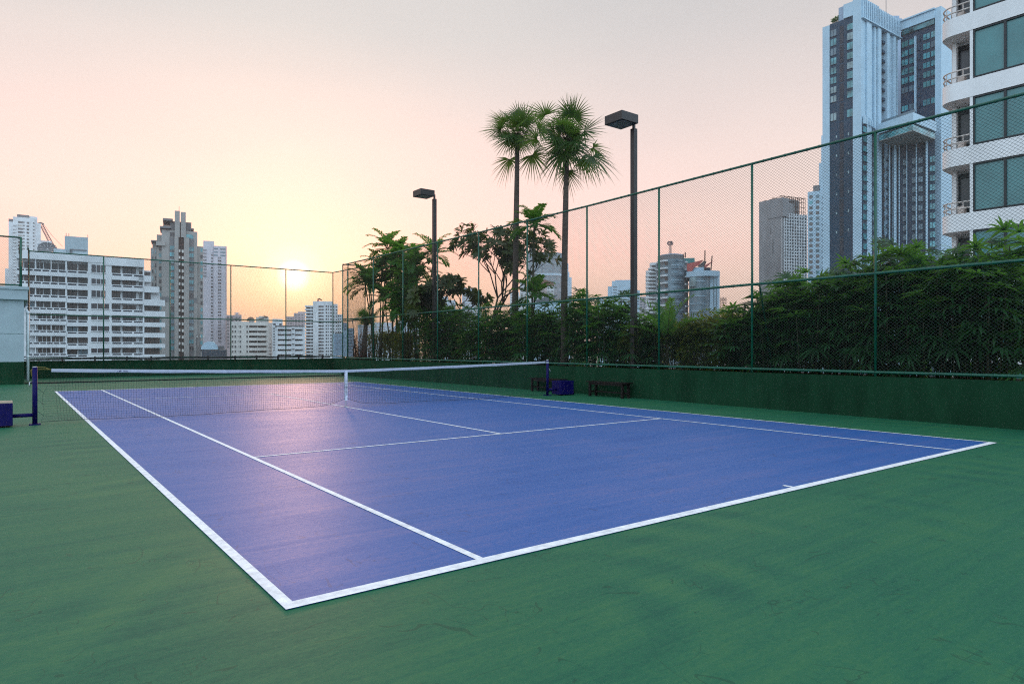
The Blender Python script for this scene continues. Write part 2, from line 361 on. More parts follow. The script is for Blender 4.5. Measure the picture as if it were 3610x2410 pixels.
for y in (12.4, 6.23, -5.97, -12.0):
    MB().tube([(fx(y), y, ZM), (fx(y) + .30, y - .02, ZM - .02), (fx(y) + .85, y - .05, .8)], .022, 8).build('brace', 'fence_green', right, True)
back = thing('chain_link_fence', 'tall green chain link fence along the far wall, dark against the setting sun', 'fence', (1.8, 24.5, WT))
YB = 24.5
bx = [-5.94, -2.83, .26, 3.39, 6.52, 9.45]
for x in bx: MB().tube([(x, YB - .06, WT - .9), (x, YB - .06, 6.2)], .032, 8).build('post', 'fence_green', back, True)
side = [(9.45, 24.44), (9.37, 22.0), (9.26, 19.3)]
for x, y in side[1:]: MB().tube([(x, y, WT), (x, y, 6.15)], .030, 8).build('post', 'fence_green', back, True)
for nm, z in (('top_rail', 6.2), ('mid_rail', 3.12), ('bottom_rail', .98)):
    zz = lambda k: z - (.06 * k if z > 6 else .02 * k)
    rail(back, nm, [(-6.0, 23.3, z + .01), (-5.94, YB - .06, z)] + [(x, YB - .06, z) for x in bx[1:]] + [(side[1][0], side[1][1], zz(1)), (side[2][0], side[2][1], zz(2)), (fx(19.24), 19.24, zz(2))])
for a, b in zip(bx[:-1], bx[1:]): mesh_panel(back, (a, YB - .06), (b, YB - .06), .98, 6.2)
mesh_panel(back, side[0], side[1], .98, 6.15); mesh_panel(back, side[1], side[2], .98, 6.1); mesh_panel(back, (fx(19.24), 19.27), side[2], .98, 6.08); mesh_panel(back, (-6.0, 23.3), (-5.94, YB - .06), .98, 6.2)
MB().tube([(8.25, 19.26, 6.07), (side[2][0], side[2][1], 6.07)], .022, 8).build('brace', 'fence_green', back, True)
MB().tube([(8.6, 19.5, 3.05), (9.1, 20.2, .9)], .022, 8).build('brace', 'fence_green', back, True)
# rubber hoses clipped along the top of the far wall
mb = MB(); x = -6.2; p1 = []; p2 = []
while x < 9.5:
    p1.append((x, YB - .20, 1.00 + .02 * math.sin(x * 1.9) + (.05 if x < -4.2 else 0))); p2.append((x, YB - .22, .925 + .008 * math.sin(x * 2.6 + 1))); x += .35
mb.tube(p1, .022, 7); mb.tube(p2, .026, 7)
tag(mb.build('hose', 'black', None, True), 'pair of black hoses running along the top of the far wall', 'hose')
ho = bpy.data.objects['hose']; x = -4.6
while x < 9.3:
    MB().box(x - .035, x + .035, YB - .27, YB - .15, .84, 1.06).build('clip', 'black', ho); x += 1.28 + rng.uniform(-.2, .2)

# ------------------------------------------------------------------ rooftop hut at the left with its fence and downpipe
hut = thing('rooftop_hut', 'blue grey rendered hut with dark green base beside the far end of the court', 'hut', (-9.7, 21, 0))
MB().box(-13.4, -6.22, 18.3, 24.3, 0, .92).build('base', 'wall_green', hut)
MB().box(-13.4, -6.225, 18.302, 24.3, .92, 3.45).build('wall', 'hut_grey', hut)
MB().box(-13.4, -6.223, 18.298, 18.31, 2.06, 2.072).build('joint', 'wall_green', hut)
MB().box(-13.4, -6.10, 18.14, 24.3, 3.45, 3.86).box(-13.4, -6.05, 18.09, 24.3, 3.86, 3.98).build('parapet', 'hut_grey', hut)
MB().tube([(-6.18, 18.62, 3.05), (-6.09, 18.62, 3.0), (-6.09, 18.62, .12)], .055, 10).tube([(-6.09, 18.62, 1.1), (-6.09, 18.62, 1.17)], .066, 10).tube([(-6.09, 18.62, 3.0), (-6.09, 18.62, 2.9)], .068, 10).build('downpipe', 'pvc', hut, True)
hf = thing('chain_link_fence', 'short green chain link fence on top of the blue grey hut', 'fence', (-8, 18.6, 3.98))
hx = [-6.32, -9.4, -12.4]
for x in hx: MB().tube([(x, 18.5, 3.98), (x, 18.5, 6.02)], .038, 8).build('post', 'fence_green', hf, True)
for nm, z in (('top_rail', 6.02), ('bottom_rail', 4.06)): rail(hf, nm, [(-6.32, 24.2, z)] + [(x, 18.5, z) for x in hx], .032)
for a, b in zip(hx[:-1], hx[1:]): mesh_panel(hf, (b, 18.5), (a, 18.5), 4.06, 6.02)
mesh_panel(hf, (-6.32, 18.5), (-6.32, 24.2), 4.06, 6.02)

# ------------------------------------------------------------------ net, its posts, benches
NL = np.array([-6.32, .12]); NR = np.array([6.63, .27])
def netpost(name_label, base, out):
    r = thing('net_post', name_label, 'net post', (base[0], base[1], 0))
    def q(x, y, z): return (base[0] + out * x, base[1] + y, z)
    MB().tube([q(0, 0, .02), q(0, 0, 1.10)], .042, 14).build('pole', 'navy', r, True)
    MB().tube([q(0, 0, 1.10), q(0, 0, 1.118)], [.045, .03], 14).build('cap', 'steel', r, True)
    a, b = q(-.09, -.09, 0), q(.09, .09, .022)
    MB().box(min(a[0], b[0]), max(a[0], b[0]), a[1], b[1], 0, .022).build('base_plate', 'navy', r)
    MB().tube([q(.03, 0, .19), q(.36, -.03, .19)], .036, 10).build('base_bar', 'navy', r, True)
    x0, x1 = sorted((q(.34, 0, 0)[0], q(.86, 0, 0)[0]))
    bw = MB().box(x0, x1, base[1] - .26, base[1] + .20, .03, .45).build('weight_box', 'navy', r)
    bv = bw.modifiers.new('b', 'BEVEL'); bv.width = .008; bv.segments = 2
    if out < 0: MB().box(x0 + .004, x1 - .004, base[1] - .255, base[1] + .195, .448, .472).build('ballast', 'concrete_tan', r)
    for s in (-.20, .14):
        w = MB().tube([q(.85, s - .03, .075), q(.85, s + .03, .075)], .075, 14); w.build('wheel', 'black', r, True)
    MB().tube([q(.045, 0, .82), q(.085, 0, .82), q(.085, -.04, .74)], .010, 6).build('crank', 'steel', r, True)
    return r
pl = netpost('violet blue net post with weighted wheeled base in front of the hut', NL, -1)
pr = netpost('violet blue net post with weighted wheeled base beside a dark bench', NR, 1)
for z0, z1 in ((1.0, 1.045), (1.085, 1.095)):
    MB().tube([(NR[0], NR[1], z0), (NR[0], NR[1], z1)], .0445, 14).build('sticker', 'tape', pr, True)
net = thing('tennis_net', 'black tennis net with white headband stretched between the two blue posts', 'net', (0, .19, 0))
u = (NR - NL) / np.linalg.norm(NR - NL); LN = float(np.linalg.norm(NR - NL)); SC = float((np.array([0.0, .18]) - NL) @ u)
g0, g1 = .26, LN - .10            # the net stops short of the posts
def top(s):
    t = (s - g0) / (SC - g0) if s < SC else (g1 - s) / (g1 - SC)
    return 1.065 - .14 * t + (-.012 * math.sin(math.pi * t))
def bot(s):
    d = abs(s - SC)
    return .035 + .19 * math.exp(-(d / .42) ** 1.3) + .012 * math.sin(s * 1.7) + .02 * math.exp(-((s - g0) / .5) ** 2)
def npt(s, z, d=0.0): return (NL[0] + u[0] * s - u[1] * d, NL[1] + u[1] * s + u[0] * d, z)
def sway(s, f): return .05 * math.sin(f * math.pi) * math.sin(s * .55 + .4) - .03 * f   # the slack net bellies
def shear(s, f): return .030 * math.sin(s * 3.1) * f + .045 * f ** 1.5 * math.sin(s * .9 + 1)
mb = MB(); ns = int((g1 - g0) / .047)
for i in range(ns + 1):
    s = g0 + (g1 - g0) * i / ns
    edge = .10 * math.sin(math.pi * 2.5 * 0) if i else 0
    P = []
    for k in range(7):
        f = k / 6; ss = min(max(s + shear(s, f), g0 - .12), g1 + .02)
        if s - g0 < .02: ss = g0 - .02 - .16 * f + .04 * math.sin(f * 9)
        z = top(s) + (bot(ss) - top(s)) * f
        P.append(npt(ss, z, sway(s, f)))
    mb.tube(P, .0019, 3, cap=False)
nr = 21
for j in range(1, nr + 1):
    f = j / nr; P = []; n = 130
    for i in range(n + 1):
        s = g0 + (g1 - g0) * i / n; ss = s + shear(s, f) if 0 < i < n else s
        if i == 0: ss = g0 - .02 - .16 * f + .04 * math.sin(f * 9)
        z = top(s) + (bot(ss) - top(s)) * f + .004 * math.sin(s * 7 + j)
        P.append(npt(ss, z, sway(s, f)))
    mb.tube(P, .0019 if j < nr else .0045, 3 if j < nr else 5, cap=False)
mb.build('netting', 'cord', net)
mb = MB(); n = 60
for sgn in (0,):
    V = []; F = []
    for i in range(n + 1):
        s = g0 + (g1 - g0) * i / n; w = .0035 * math.sin(s * 5)
        for d, z in ((-.012, top(s) - .062 + w), (-.016, top(s) - .03), (-.010, top(s) + .004), (.010, top(s) + .004), (.016, top(s) - .03), (.012, top(s) - .062 + w)):
            V.append(npt(s, z, d))
    for i in range(n):
        for k in range(6): F.append((i * 6 + k, i * 6 + (k + 1) % 6, (i + 1) * 6 + (k + 1) % 6, (i + 1) * 6 + k))
    F += [(5, 4, 3, 2, 1, 0), tuple(n * 6 + k for k in range(6))]
    mb.add(V, F)
mb.build('headband', 'tape', net)
# worn maker's print on the headband, too small to read: strokes of letters as in the photo
mb = MB()
def mark(px0, px1, za, zb, lean=0.0):
    s0, s1 = [(lambda r: float((r - NL) @ u))(CAM[:2] + ray(p) * ((NL[1] + .1 - CAM[1]) / ray(p)[1])) for p in (px0, px1)]
    t = top((s0 + s1) / 2)
    V = [npt(s0, t - za, -.0185), npt(s1, t - za, -.0185), npt(s1 + lean, t - zb, -.0185), npt(s0 + lean, t - zb, -.0185), npt(s0, t - za, -.0165), npt(s1, t - za, -.0165), npt(s1 + lean, t - zb, -.0165), npt(s0 + lean, t - zb, -.0165)]
    mb.hexa(V)
for a, b, za, zb, l in ((412, 413, .05, .018, 0), (415.4, 416.4, .048, .018, .015), (417.6, 418.4, .048, .018, .012), (416.6, 418.0, .034, .030, 0), (419.6, 420.8, .048, .018, .012), (420.4, 422.2, .022, .016, 0), (420.4, 422.4, .036, .031, 0), (422.6, 423.6, .048, .018, .012), (423.4, 425.6, .024, .016, 0), (432, 440.5, .040, .028, 0), (443, 447, .044, .028, 0)): mark(a, b, za, zb, l)
mb.build('print', 'navy', net)
MB().box(-.028, .028, .155, .175, .17, .935).box(-.028, .028, .205, .225, .17, .935).box(-.028, .028, .155, .225, .925, .937).build('center_strap', 'strap', net)
MB().box(-.030, .030, .152, .156, .50, .515).box(-.030, .030, .152, .156, .36, .375).tube([(0, .19, .17), (0, .19, .05), (0, .19, .01)], .012, 8).box(-.03, .03, .16, .22, .004, .02).build('strap_buckle', 'steel', net)
MB().tube([npt(g0, top(g0) - .02), npt(g0 - .1, top(g0) + .03), npt(g0 - .2, top(g0) + .035), npt(0, 1.09)], .006, 6).tube([npt(g0, top(g0) - .01), npt(0, 1.06)], .005, 6).tube([npt(0, 1.09), npt(-.06, 1.05), npt(-.05, .93)], .006, 6).build('net_cable', 'gold_cord', net, True)
mb = MB()
for z in (.62, .40, .18):
    mb.tube([npt(.035, z + .08), npt(.12, z), npt(g0 - .12, z - .02)], .003, 5)
mb.tube([npt(g1, top(g1)), npt(LN - .04, 1.06)], .005, 5)
mb.build('lacing', 'cord', net)

def make_bench(label, loc):
    r = thing('bench', label, 'bench', loc, 'dark benches along the wall')
    W, L, H = .36, 1.52, .46
    mb = MB()
    for k in range(4): mb.box(-W / 2 + k * (W / 4) + .004, -W / 2 + (k + 1) * (W / 4) - .004, -L / 2 - .06, L / 2 + .06, H - .03, H)
    mb.build('seat', 'wood_dark', r, local=True)
    for sx in (-1, 1):
        for sy in (-1, 1):
            MB().box(sx * (W / 2 - .05) - .03, sx * (W / 2 - .05) + .03, sy * (L / 2 - .08) - .035, sy * (L / 2 - .08) + .035, 0, H - .032).build('leg', 'wood_dark', r, local=True)
    mb = MB()
    for sx in (-1, 1): mb.box(sx * (W / 2 - .05) - .015, sx * (W / 2 - .05) + .015, -L / 2 + .116, L / 2 - .116, H - .10, H - .034)
    mb.build('apron', 'wood_dark', r, local=True)
    mb = MB().box(-.02, .02, -L / 2 + .08, L / 2 - .08, .13, .17)
    for sy in (-1, 1): mb.box(-W / 2 + .081, W / 2 - .081, sy * (L / 2 - .08) - .015, sy * (L / 2 - .08) + .015, .12, .172)
    mb.build('stretcher', 'wood_dark', r, local=True)
    return r
make_bench('dark wooden bench half hidden behind the blue net post', (7.78, 1.62, 0))
make_bench('dark wooden bench standing alone against the green wall', (7.72, -1.30, 0))

# ------------------------------------------------------------------ floodlight columns
def make_lamp(label, y, X=8.62):
    r = thing('floodlight_column', label, 'floodlight', (X, y, .78), 'floodlight columns behind the fence')
    H = 8.2 - .78
    pole = MB().box(-.075, .075, -.075, .075, 0, H); pole.build('pole', 'lamp_bronze', r, local=True)
    MB().box(-.035, .035, -.035, .035, H, H + .20).box(-.22, .0351, -.034, .034, H + .12, H + .19).build('bracket', 'lamp_bronze', r, local=True)
    zc = H + .03; x0, x1 = -.90, -.19; w = .36
    hd = MB().box(x0, x1, -w, w, zc, zc + .27)
    h = hd.build('lamp_head', 'lamp_bronze', r, local=True); bv = h.modifiers.new('b', 'BEVEL'); bv.width = .012; bv.segments = 2
    le = MB().box(x0 + .05, x1 - .05, -w + .05, w - .05, zc - .012, zc + .002).build('lens', 'lamp_glass', h, local=True)
    mb = MB()
    for k in range(5): mb.box(x0 + .10 + k * .11, x0 + .12 + k * .11, -w + .09, w - .09, zc - .016, zc - .010)
    mb.build('reflector', 'steel', h, local=True)
    return r
yl = on_x(1454 * 1.53682, 8.62)[1]; make_lamp('tall dark floodlight column right of the tall fan palms, seen from below', yl)
yl = on_x(996.5 * 1.53682, 8.62)[1]; make_lamp('farther dark floodlight column among the feather palms', yl)

# ------------------------------------------------------------------ plants
def unit(v): v = np.array(v, float); return v / (np.linalg.norm(v) + 1e-9)
Z = np.array([0, 0, 1.0])
class Leaves(MB):
    def blade(s, p, d, n, L, w, droop, prof=(.55, 1.0, .75, 0.05), ts=(0, .33, .7, 1.0), m=0):
        sd = np.cross(d, n); sd = sd / (np.linalg.norm(sd) + 1e-9); V = []
        for t, k in zip(ts, prof):
            c = p + d * (L * t) - Z * (droop * L * t * t)
            V += [tuple(c - sd * (w * k)), tuple(c + sd * (w * k))]
        s.add(V, [(2 * i, 2 * i + 1, 2 * i + 3, 2 * i + 2) for i in range(len(ts) - 1)], m)
    def fan(s, p, a, L, w, n, spread, droop, r, lift=.15, prof=(.45, 1.0, .8, .08)):
        """a fan of leaflets at p around axis a"""
        a = unit(a); b = np.cross(a, Z)
        b = unit(b) if np.linalg.norm(b) > .05 else np.array([1.0, 0, 0]); nn = unit(np.cross(b, a))
        if nn[2] < 0: nn = -nn
        for k in range(n):
            ph = (k + .5 + r.uniform(-.25, .25)) / n * 2 * spread - spread
            d = unit(math.cos(ph) * a + math.sin(ph) * b + nn * (lift * r.uniform(-.5, 1.2)))
            s.blade(p, d, nn, L * r.uniform(.8, 1.08) * (1 - .18 * abs(ph) / spread), w, droop * r.uniform(.5, 1.4), prof)
    def frond(s, base, az, elev, L, n, lL, lw, r, bend=1.2, droop=.5, prof=(.4, 1, .9, .35), rach=None, vee=.45):
        P = []; p = np.array(base, float); e = elev; k = 12
        for i in range(k + 1):
            P.append(p.copy()); p = p + np.array([math.cos(e) * math.sin(az), math.cos(e) * math.cos(az), math.sin(e)]) * (L / k); e -= bend / k * (.4 + 1.2 * i / k)
        P = np.array(P)
        if rach is not None: rach.tube(P[::3], [.011, .009, .006, .004, .003][:len(P[::3])], 4)
        for i in range(n):
            t = .16 + .84 * (i + .5) / n; q = t * k; j = min(int(q), k - 1); c = P[j] + (P[j + 1] - P[j]) * (q - j); tg = unit(P[j + 1] - P[j])
            side = unit(np.cross(tg, Z) + 1e-6); up = unit(np.cross(side, tg))
            ll = lL * (math.sin(math.pi * min(1, .22 + t * .78)) * .55 + .45) * r.uniform(.85, 1.1)
            for sg in (-1, 1):
                d = unit(side * sg * .85 + tg * (.55 + .5 * t) + up * vee * r.uniform(.5, 1.3)); s.blade(c, d, up, ll, lw, droop * r.uniform(.6, 1.3), prof)

def rhapis(seed, H, R, ncane):
    """lady palm clump: thin canes carrying fans of drooping fingers all the way up"""
    r = random.Random(seed); lv = Leaves(); st = MB()
    for c in range(ncane):
        a = r.uniform(0, 6.28); rad = R * math.sqrt(r.random()); x, y = rad * math.cos(a), rad * math.sin(a)
        h = H * r.uniform(.55, 1.0) * (1 - .18 * rad / R); lx, ly = x * .22 + r.uniform(-.08, .08), y * .22 + r.uniform(-.08, .08)
        tip = np.array([x + lx, y + ly, h]); st.tube([(x, y, 0), (x + lx * .4, y + ly * .4, h * .5), tuple(tip)], [.013, .012, .009], 5)
        nl = r.randint(8, 12)
        for k in range(nl):
            t = 1 - (k / nl) ** 1.35 * r.uniform(.62, .96); q = np.array([x + lx * t, y + ly * t, h * t])
            az = k * 2.4 + r.uniform(-.5, .5); el_ = .95 * t ** 2 - .15 + r.uniform(-.25, .3)
            a_ = np.array([math.cos(az) * math.cos(el_), math.sin(az) * math.cos(el_), math.sin(el_)]); pe = r.uniform(.12, .28)
            lv.fan(q + a_ * pe, a_ - Z * .25, r.uniform(.32, .50), r.uniform(.019, .029), r.randint(7, 10), 1.7, .38, r)
    return st, lv
def macarthur(seed, H, nst, spread=.45, fl=1.25, nfr=8, lw=.024, lL=.36):
    """clustering feather palm with jagged leaflets"""
    r = random.Random(seed); lv = Leaves(); st = MB()
    for c in range(nst):
        a = r.uniform(0, 6.28); x, y = .22 * math.cos(a), .22 * math.sin(a); h = H * (1 if c == 0 else r.uniform(.5, .93))
        lx, ly = spread * math.cos(a) * r.uniform(.3, 1), spread * math.sin(a) * r.uniform(.3, 1)
        tip = np.array([x + lx, y + ly, h - fl * .55]); st.tube([(x, y, 0), (x + lx * .3, y + ly * .3, tip[2] * .5), tuple(tip)], [.045, .036, .030], 7)
        st.tube([tuple(tip), tuple(tip + np.array([0, 0, .35]))], [.040, .022], 7)
        for k in range(nfr):
            az = k * 2.399 + r.uniform(-.3, .3); el_ = R_(82) - R_(95) * (k / nfr) ** 1.1
            lv.frond(tip + Z * .28, az, el_, fl * r.uniform(.85, 1.1), 22, lL, lw, r, bend=1.3, droop=.35, prof=(.35, .85, 1.0, .75), rach=st)
    return st, lv
def areca(seed, H, nfr):
    r = random.Random(seed); lv = Leaves(); st = MB()
    st.tube([(0, 0, 0), (.02, 0, H * .25), (.03, .02, H * .45)], [.05, .04, .03], 7)
    for k in range(nfr):
        az = k * 2.399 + r.uniform(-.3, .3); el_ = R_(84) - R_(50) * (k / nfr)
        lv.frond(np.array([.02, .01, H * .30]), az, el_, H * r.uniform(.50, .66), 24, .34, .020, r, bend=1.0, droop=.30, prof=(.5, 1, .8, .1), rach=st, vee=.7)
    return st, lv
def fanpalm(seed, H, Rl, n, nseg=26, tr=.14, trunk_h=None, low=-60, pet=.7):
    """fan palm with a round head of stiff divided leaves on a tall trunk"""
    r = random.Random(seed); lv = Leaves(); st = MB(); tk = MB(); th = trunk_h or H
    P = []; rs = []
    for i in range(15):
        t = i / 14; P.append((.06 * math.sin(t * 2.6 + seed), .05 * math.sin(t * 3.1), th * t)); rs.append(tr * (1.12 - .34 * t + .10 * math.sin(t * math.pi) + (.02 * math.sin(i * 5.1)) + (.35 * (1 - t) ** 8)))
    tk.tube(P, rs, 14)
    for i in range(1, 90):                                   # old leaf-scar rings
        t = i / 90; q = t * 14; j = int(q); c = np.array(P[j]) * (1 - q + j) + np.array(P[min(j + 1, 14)]) * (q - j); rr = rs[j] * (1 - q + j) + rs[min(j + 1, 14)] * (q - j)
        tk.tube([c - Z * .008, c, c + Z * .008], [rr * .99, rr * 1.025, rr * .99], 12, cap=False)
    top_ = np.array(P[-1]) - Z * .05
    for k in range(60):                                      # fibrous leaf bases under the head
        az = r.uniform(0, 6.28); el_ = r.uniform(-1.2, 1.1); d = np.array([math.cos(az) * math.cos(el_), math.sin(az) * math.cos(el_), math.sin(el_)])
        st.tube([top_ - Z * r.uniform(0, .28), top_ + d * r.uniform(.18, .38)], [.018, .006], 4)
    for k in range(n):
        t = (k + .5) / n; az = k * 2.399 + r.uniform(-.25, .25); el_ = R_(86) - R_(86 - low) * t ** .92 + r.uniform(-.12, .12)
        d = np.array([math.cos(az) * math.cos(el_), math.sin(az) * math.cos(el_), math.sin(el_)]); L = pet * (r.uniform(.45, 1.15) if k % 3 else r.uniform(.12, .45)) * (.85 if el_ > 1.0 else 1)
        p0 = top_ + Z * .08; mid = p0 + d * L * .5 + Z * .03; end = p0 + d * L - Z * (.05 * L)
        st.tube([p0, mid, end], [.016, .011, .008], 4)
        a = unit(d - Z * .22); b = np.cross(a, Z); b = unit(b) if np.linalg.norm(b) > .1 else np.array([1.0, 0, 0]); nn = unit(np.cross(b, a))
        if nn[2] < 0: nn = -nn
        roll = r.uniform(-.9, .9); b, nn = unit(b * math.cos(roll) + nn * math.sin(roll)), unit(nn * math.cos(roll) - b * math.sin(roll))
        R = Rl * r.uniform(.82, 1.1); sp = r.uniform(1.75, 2.15)
        for q in range(nseg):
            ph = (q + .5) / nseg * 2 * sp - sp; dd = unit(math.cos(ph) * a + math.sin(ph) * b + nn * (.16 * abs(math.sin(ph)) + r.uniform(-.05, .08)))
            w = R * .48 * (2 * sp / nseg) * .5
            lv.blade(end, dd, nn, R * (1 - .15 * abs(ph) / sp) * r.uniform(.9, 1.06), w, .12 + (.22 if el_ < -.2 else 0.08) * r.uniform(.2, 1.5), prof=(.06, .60, .62, .32, .03), ts=(0, .26, .42, .72, 1.0))
    return tk, st, lv
def plumeria(seed, H):
    r = random.Random(seed); lv = Leaves(); st = MB()
    def rosette(p, d):
        n = r.randint(9, 14)
        for k in range(n):
            az = k * 2.399; e1 = unit(np.cross(d, Z) + 1e-4); e2 = np.cross(d, e1)
            o = unit((math.cos(az) * e1 + math.sin(az) * e2) * 1.0 + d * r.uniform(.15, .9)); lv.blade(p - d * r.uniform(0, .12), o, unit(np.cross(np.cross(o, d), o)), r.uniform(.26, .38), r.uniform(.042, .060), .22, prof=(.12, .75, 1.0, .72, .06), ts=(0, .3, .6, .85, 1))
    def grow(p, d, L, rad, depth):
        q = p + d * L * .55 + np.array([r.uniform(-.06, .06), r.uniform(-.06, .06), .03]); e = q + unit(d + Z * .12) * L * .5
        st.tube([p, q, e], [rad, rad * .85, rad * .74], 6)
        if depth == 0: rosette(e, unit(e - q)); return
        for k in range(r.choice((2, 3, 3)) if depth < 4 else 3):
            a = r.uniform(0, 6.28); e1 = unit(np.cross(d, [.3, .5, .2])); e2 = np.cross(d, e1); sp = r.uniform(.45, .85)
            nd = unit(d + (math.cos(a) * e1 + math.sin(a) * e2) * sp + Z * .10); grow(e, nd, L * r.uniform(.68, .92), rad * .68, depth - 1 if r.random() > .12 or depth < 2 else depth - 2)
    grow(np.array([0, 0, 0.0]), unit((.12, -.1, 1)), H * .26, .075, 5)
    return st, lv
def shrub(seed, rx, ry, H, n, size, ntw=26):
    """small leaved bush: twigs with leaf sprays, denser at the outside"""
    r = random.Random(seed); lv = Leaves(); st = MB(); nr_ = np.random.RandomState(seed)
    for k in range(ntw):
        x, y = r.uniform(-rx, rx), r.uniform(-ry, ry); h = H * r.uniform(.55, .95); st.tube([(x * .7, y * .7, 0), (x + r.uniform(-.1, .1), y + r.uniform(-.1, .1), h * .5), (x + r.uniform(-.15, .15), y + r.uniform(-.15, .15), h)], [.012, .009, .004], 4)
    cl = [(r.uniform(-rx, rx), r.uniform(-ry, ry), H * (1 - r.random() ** 1.7 * .95)) for _ in range(max(8, n // 45))]
    for k in range(n):
        c = cl[r.randrange(len(cl))]; s_ = .15
        p = np.array([c[0] + r.gauss(0, s_), c[1] + r.gauss(0, s_ * .8), max(.03, min(c[2], H - .1) + r.gauss(0, s_ * .7))])
        az = r.uniform(0, 6.28); e = r.uniform(-.5, .9); d = np.array([math.cos(az) * math.cos(e), math.sin(az) * math.cos(e), math.sin(e)])
        lv.blade(p, d, unit(Z + np.array([r.uniform(-.5, .5), r.uniform(-.5, .5), 0])), size * r.uniform(.7, 1.25), size * r.uniform(.20, .30), .3, prof=(.2, 1, .8, .05))
    return st, lv
def cordyline(seed, H, ncane):
    r = random.Random(seed); lv = Leaves(); st = MB()
    for c in range(ncane):
        x, y = r.uniform(-.4, .4), r.uniform(-.4, .4); h = H * r.uniform(.4, 1); st.tube([(x, y, 0), (x + r.uniform(-.1, .1), y, h)], [.012, .008], 5)
        for k in range(26):
            t = r.uniform(.2, 1); az = k * 2.4; e = r.uniform(-.3, .9); d = np.array([math.cos(az) * math.cos(e), math.sin(az) * math.cos(e), math.sin(e)])
            lv.blade(np.array([x, y, h * t]), d, Z, r.uniform(.12, .2), r.uniform(.014, .024), .5)
    return st, lv
PZ = .80
def plant(name, label, cat, gen, group, loc, rz, stem_m, leaf_m, sname='stem', lname='foliage'):
    r = thing(name, label, cat, loc, group); r.rotation_euler = (0, 0, rz)
    gen[0].build(sname, stem_m, r, True, local=True); gen[1].build(lname, leaf_m, r, local=True)
    return r
K_ = 1.53682
def spot(dx, X): q = on_x(dx * K_, X); return q[0], q[1], q[2]
def hz_(dy, dist): return CAM[2] + (CY / K_ - dy) / (FPX / K_) * dist - PZ      # height above soil that reaches row dy

# the two tall fan palms
for dx, X, ctr, seed, lab in ((1184, 9.3, 300, 2, 'tall fan palm, the left and farther of the pair rising above the fence'), (1298, 9.0, 311, 8, 'tall fan palm, the right and nearer of the pair rising above the fence')):
    x, y, dist = spot(dx, X); H = hz_(ctr + 12, dist)
    tk, st, lv = fanpalm(seed, H, .92 if seed == 2 else 1.0, 29 if seed == 2 else 33, 24, .108 if seed == 2 else .104, low=-46 if seed == 2 else -60, pet=1.0 if seed == 2 else 1.12)
    r = thing('fan_palm', lab, 'palm tree', (x, y, PZ), 'tall fan palms'); r.rotation_euler = (0, 0, seed)
    tk.build('trunk', 'bark', r, True, local=True); c = lv.build('crown', 'leaf_palm', r, local=True); st.build('leaf_stalk', 'cane', c, True, local=True)
# the young fan palm at the far end
x, y, dist = spot(838, 9.0); tk, st, lv = fanpalm(11, hz_(735, dist), .62, 15, 22, .13, low=-25, pet=.45)
r = thing('fan_palm', 'young fan palm with a short stout trunk near the fence jog', 'palm tree', (x, y, PZ))
tk.build('trunk', 'bark', r, True, local=True); c = lv.build('crown', 'leaf_areca', r, local=True); st.build('leaf_stalk', 'cane', c, True, local=True)
# clustered feather palms
for dx, X, top_, seed, nst, lab in ((866, 9.3, 552, 21, 6, 'tall clustered feather palm with bright tops, nearest the fence jog'), (902, 9.9, 568, 22, 6, 'clustered feather palm between the bright topped clump and the farther floodlight'),
                                   (962, 9.4, 563, 23, 6, 'clustered feather palm with dark fronds against the farther floodlight column'), (935, 9.2, 600, 25, 5, 'lower clustered feather palm with bright fronds left of the farther floodlight column'), (1206, 9.0, 500, 24, 2, 'single tall feather palm growing against the left tall fan palm')):
    x, y, dist = spot(dx, X); H = hz_(top_, dist)
    plant('feather_palm', lab, 'palm tree', macarthur(seed, H, nst, .5 if nst > 2 else .22, 1.35 if nst > 2 else 1.1, 14, .031), 'feather palms behind the fence', (x, y, PZ), seed * 1.1, 'cane', 'leaf_areca', 'stem', 'crown')
for dx, X, top_, seed, nf, lab in ((1530, 8.85, 642, 31, 11, 'small feather palm with upright fronds in front of the curved office tower'), (975, 8.9, 655, 32, 9, 'low feather palm at the foot of the farther floodlight column'), (1362, 9.5, 640, 33, 10, 'small feather palm right of the right tall fan palm'), (1215, 9.9, 668, 34, 10, 'bright low feather palm left of the right tall fan palm')):
    x, y, dist = spot(dx, X); H = hz_(top_, dist)
    plant('feather_palm', lab, 'palm tree', areca(seed, H, nf), 'low feather palms', (x, y, PZ), seed, 'cane', 'leaf_areca', 'stem', 'crown')
# plumeria
x, y, dist = spot(1112, 9.5); r = plant('plumeria_tree', 'open branched plumeria tree with leaf rosettes left of the tall fan palms', 'tree', plumeria(4, hz_(520, dist)), None, (x, y, PZ), .6, 'twig', 'leaf_plum', 'trunk', 'crown')
x, y, dist = spot(1040, 9.8); plant('plumeria_tree', 'smaller plumeria tree beside the farther floodlight column', 'tree', plumeria(14, 3.3), None, (x, y, PZ), 2.2, 'twig', 'leaf_plum', 'trunk', 'crown').scale = (hz_(652, dist) / 3.3,) * 3
# red cordyline
x, y, dist = spot(824, 8.75); plant('red_cordyline', 'small dark red leaved bush at the far end of the planter', 'shrub', cordyline(3, hz_(762, dist), 22), None, (x, y, PZ), 0, 'cane', 'leaf_red')
x, y, dist = spot(838, 8.7); plant('red_cordyline', 'lower dark red leaved bush at the foot of the young fan palm', 'shrub', cordyline(5, hz_(790, dist), 14), None, (x, y, PZ), 0, 'cane', 'leaf_red')
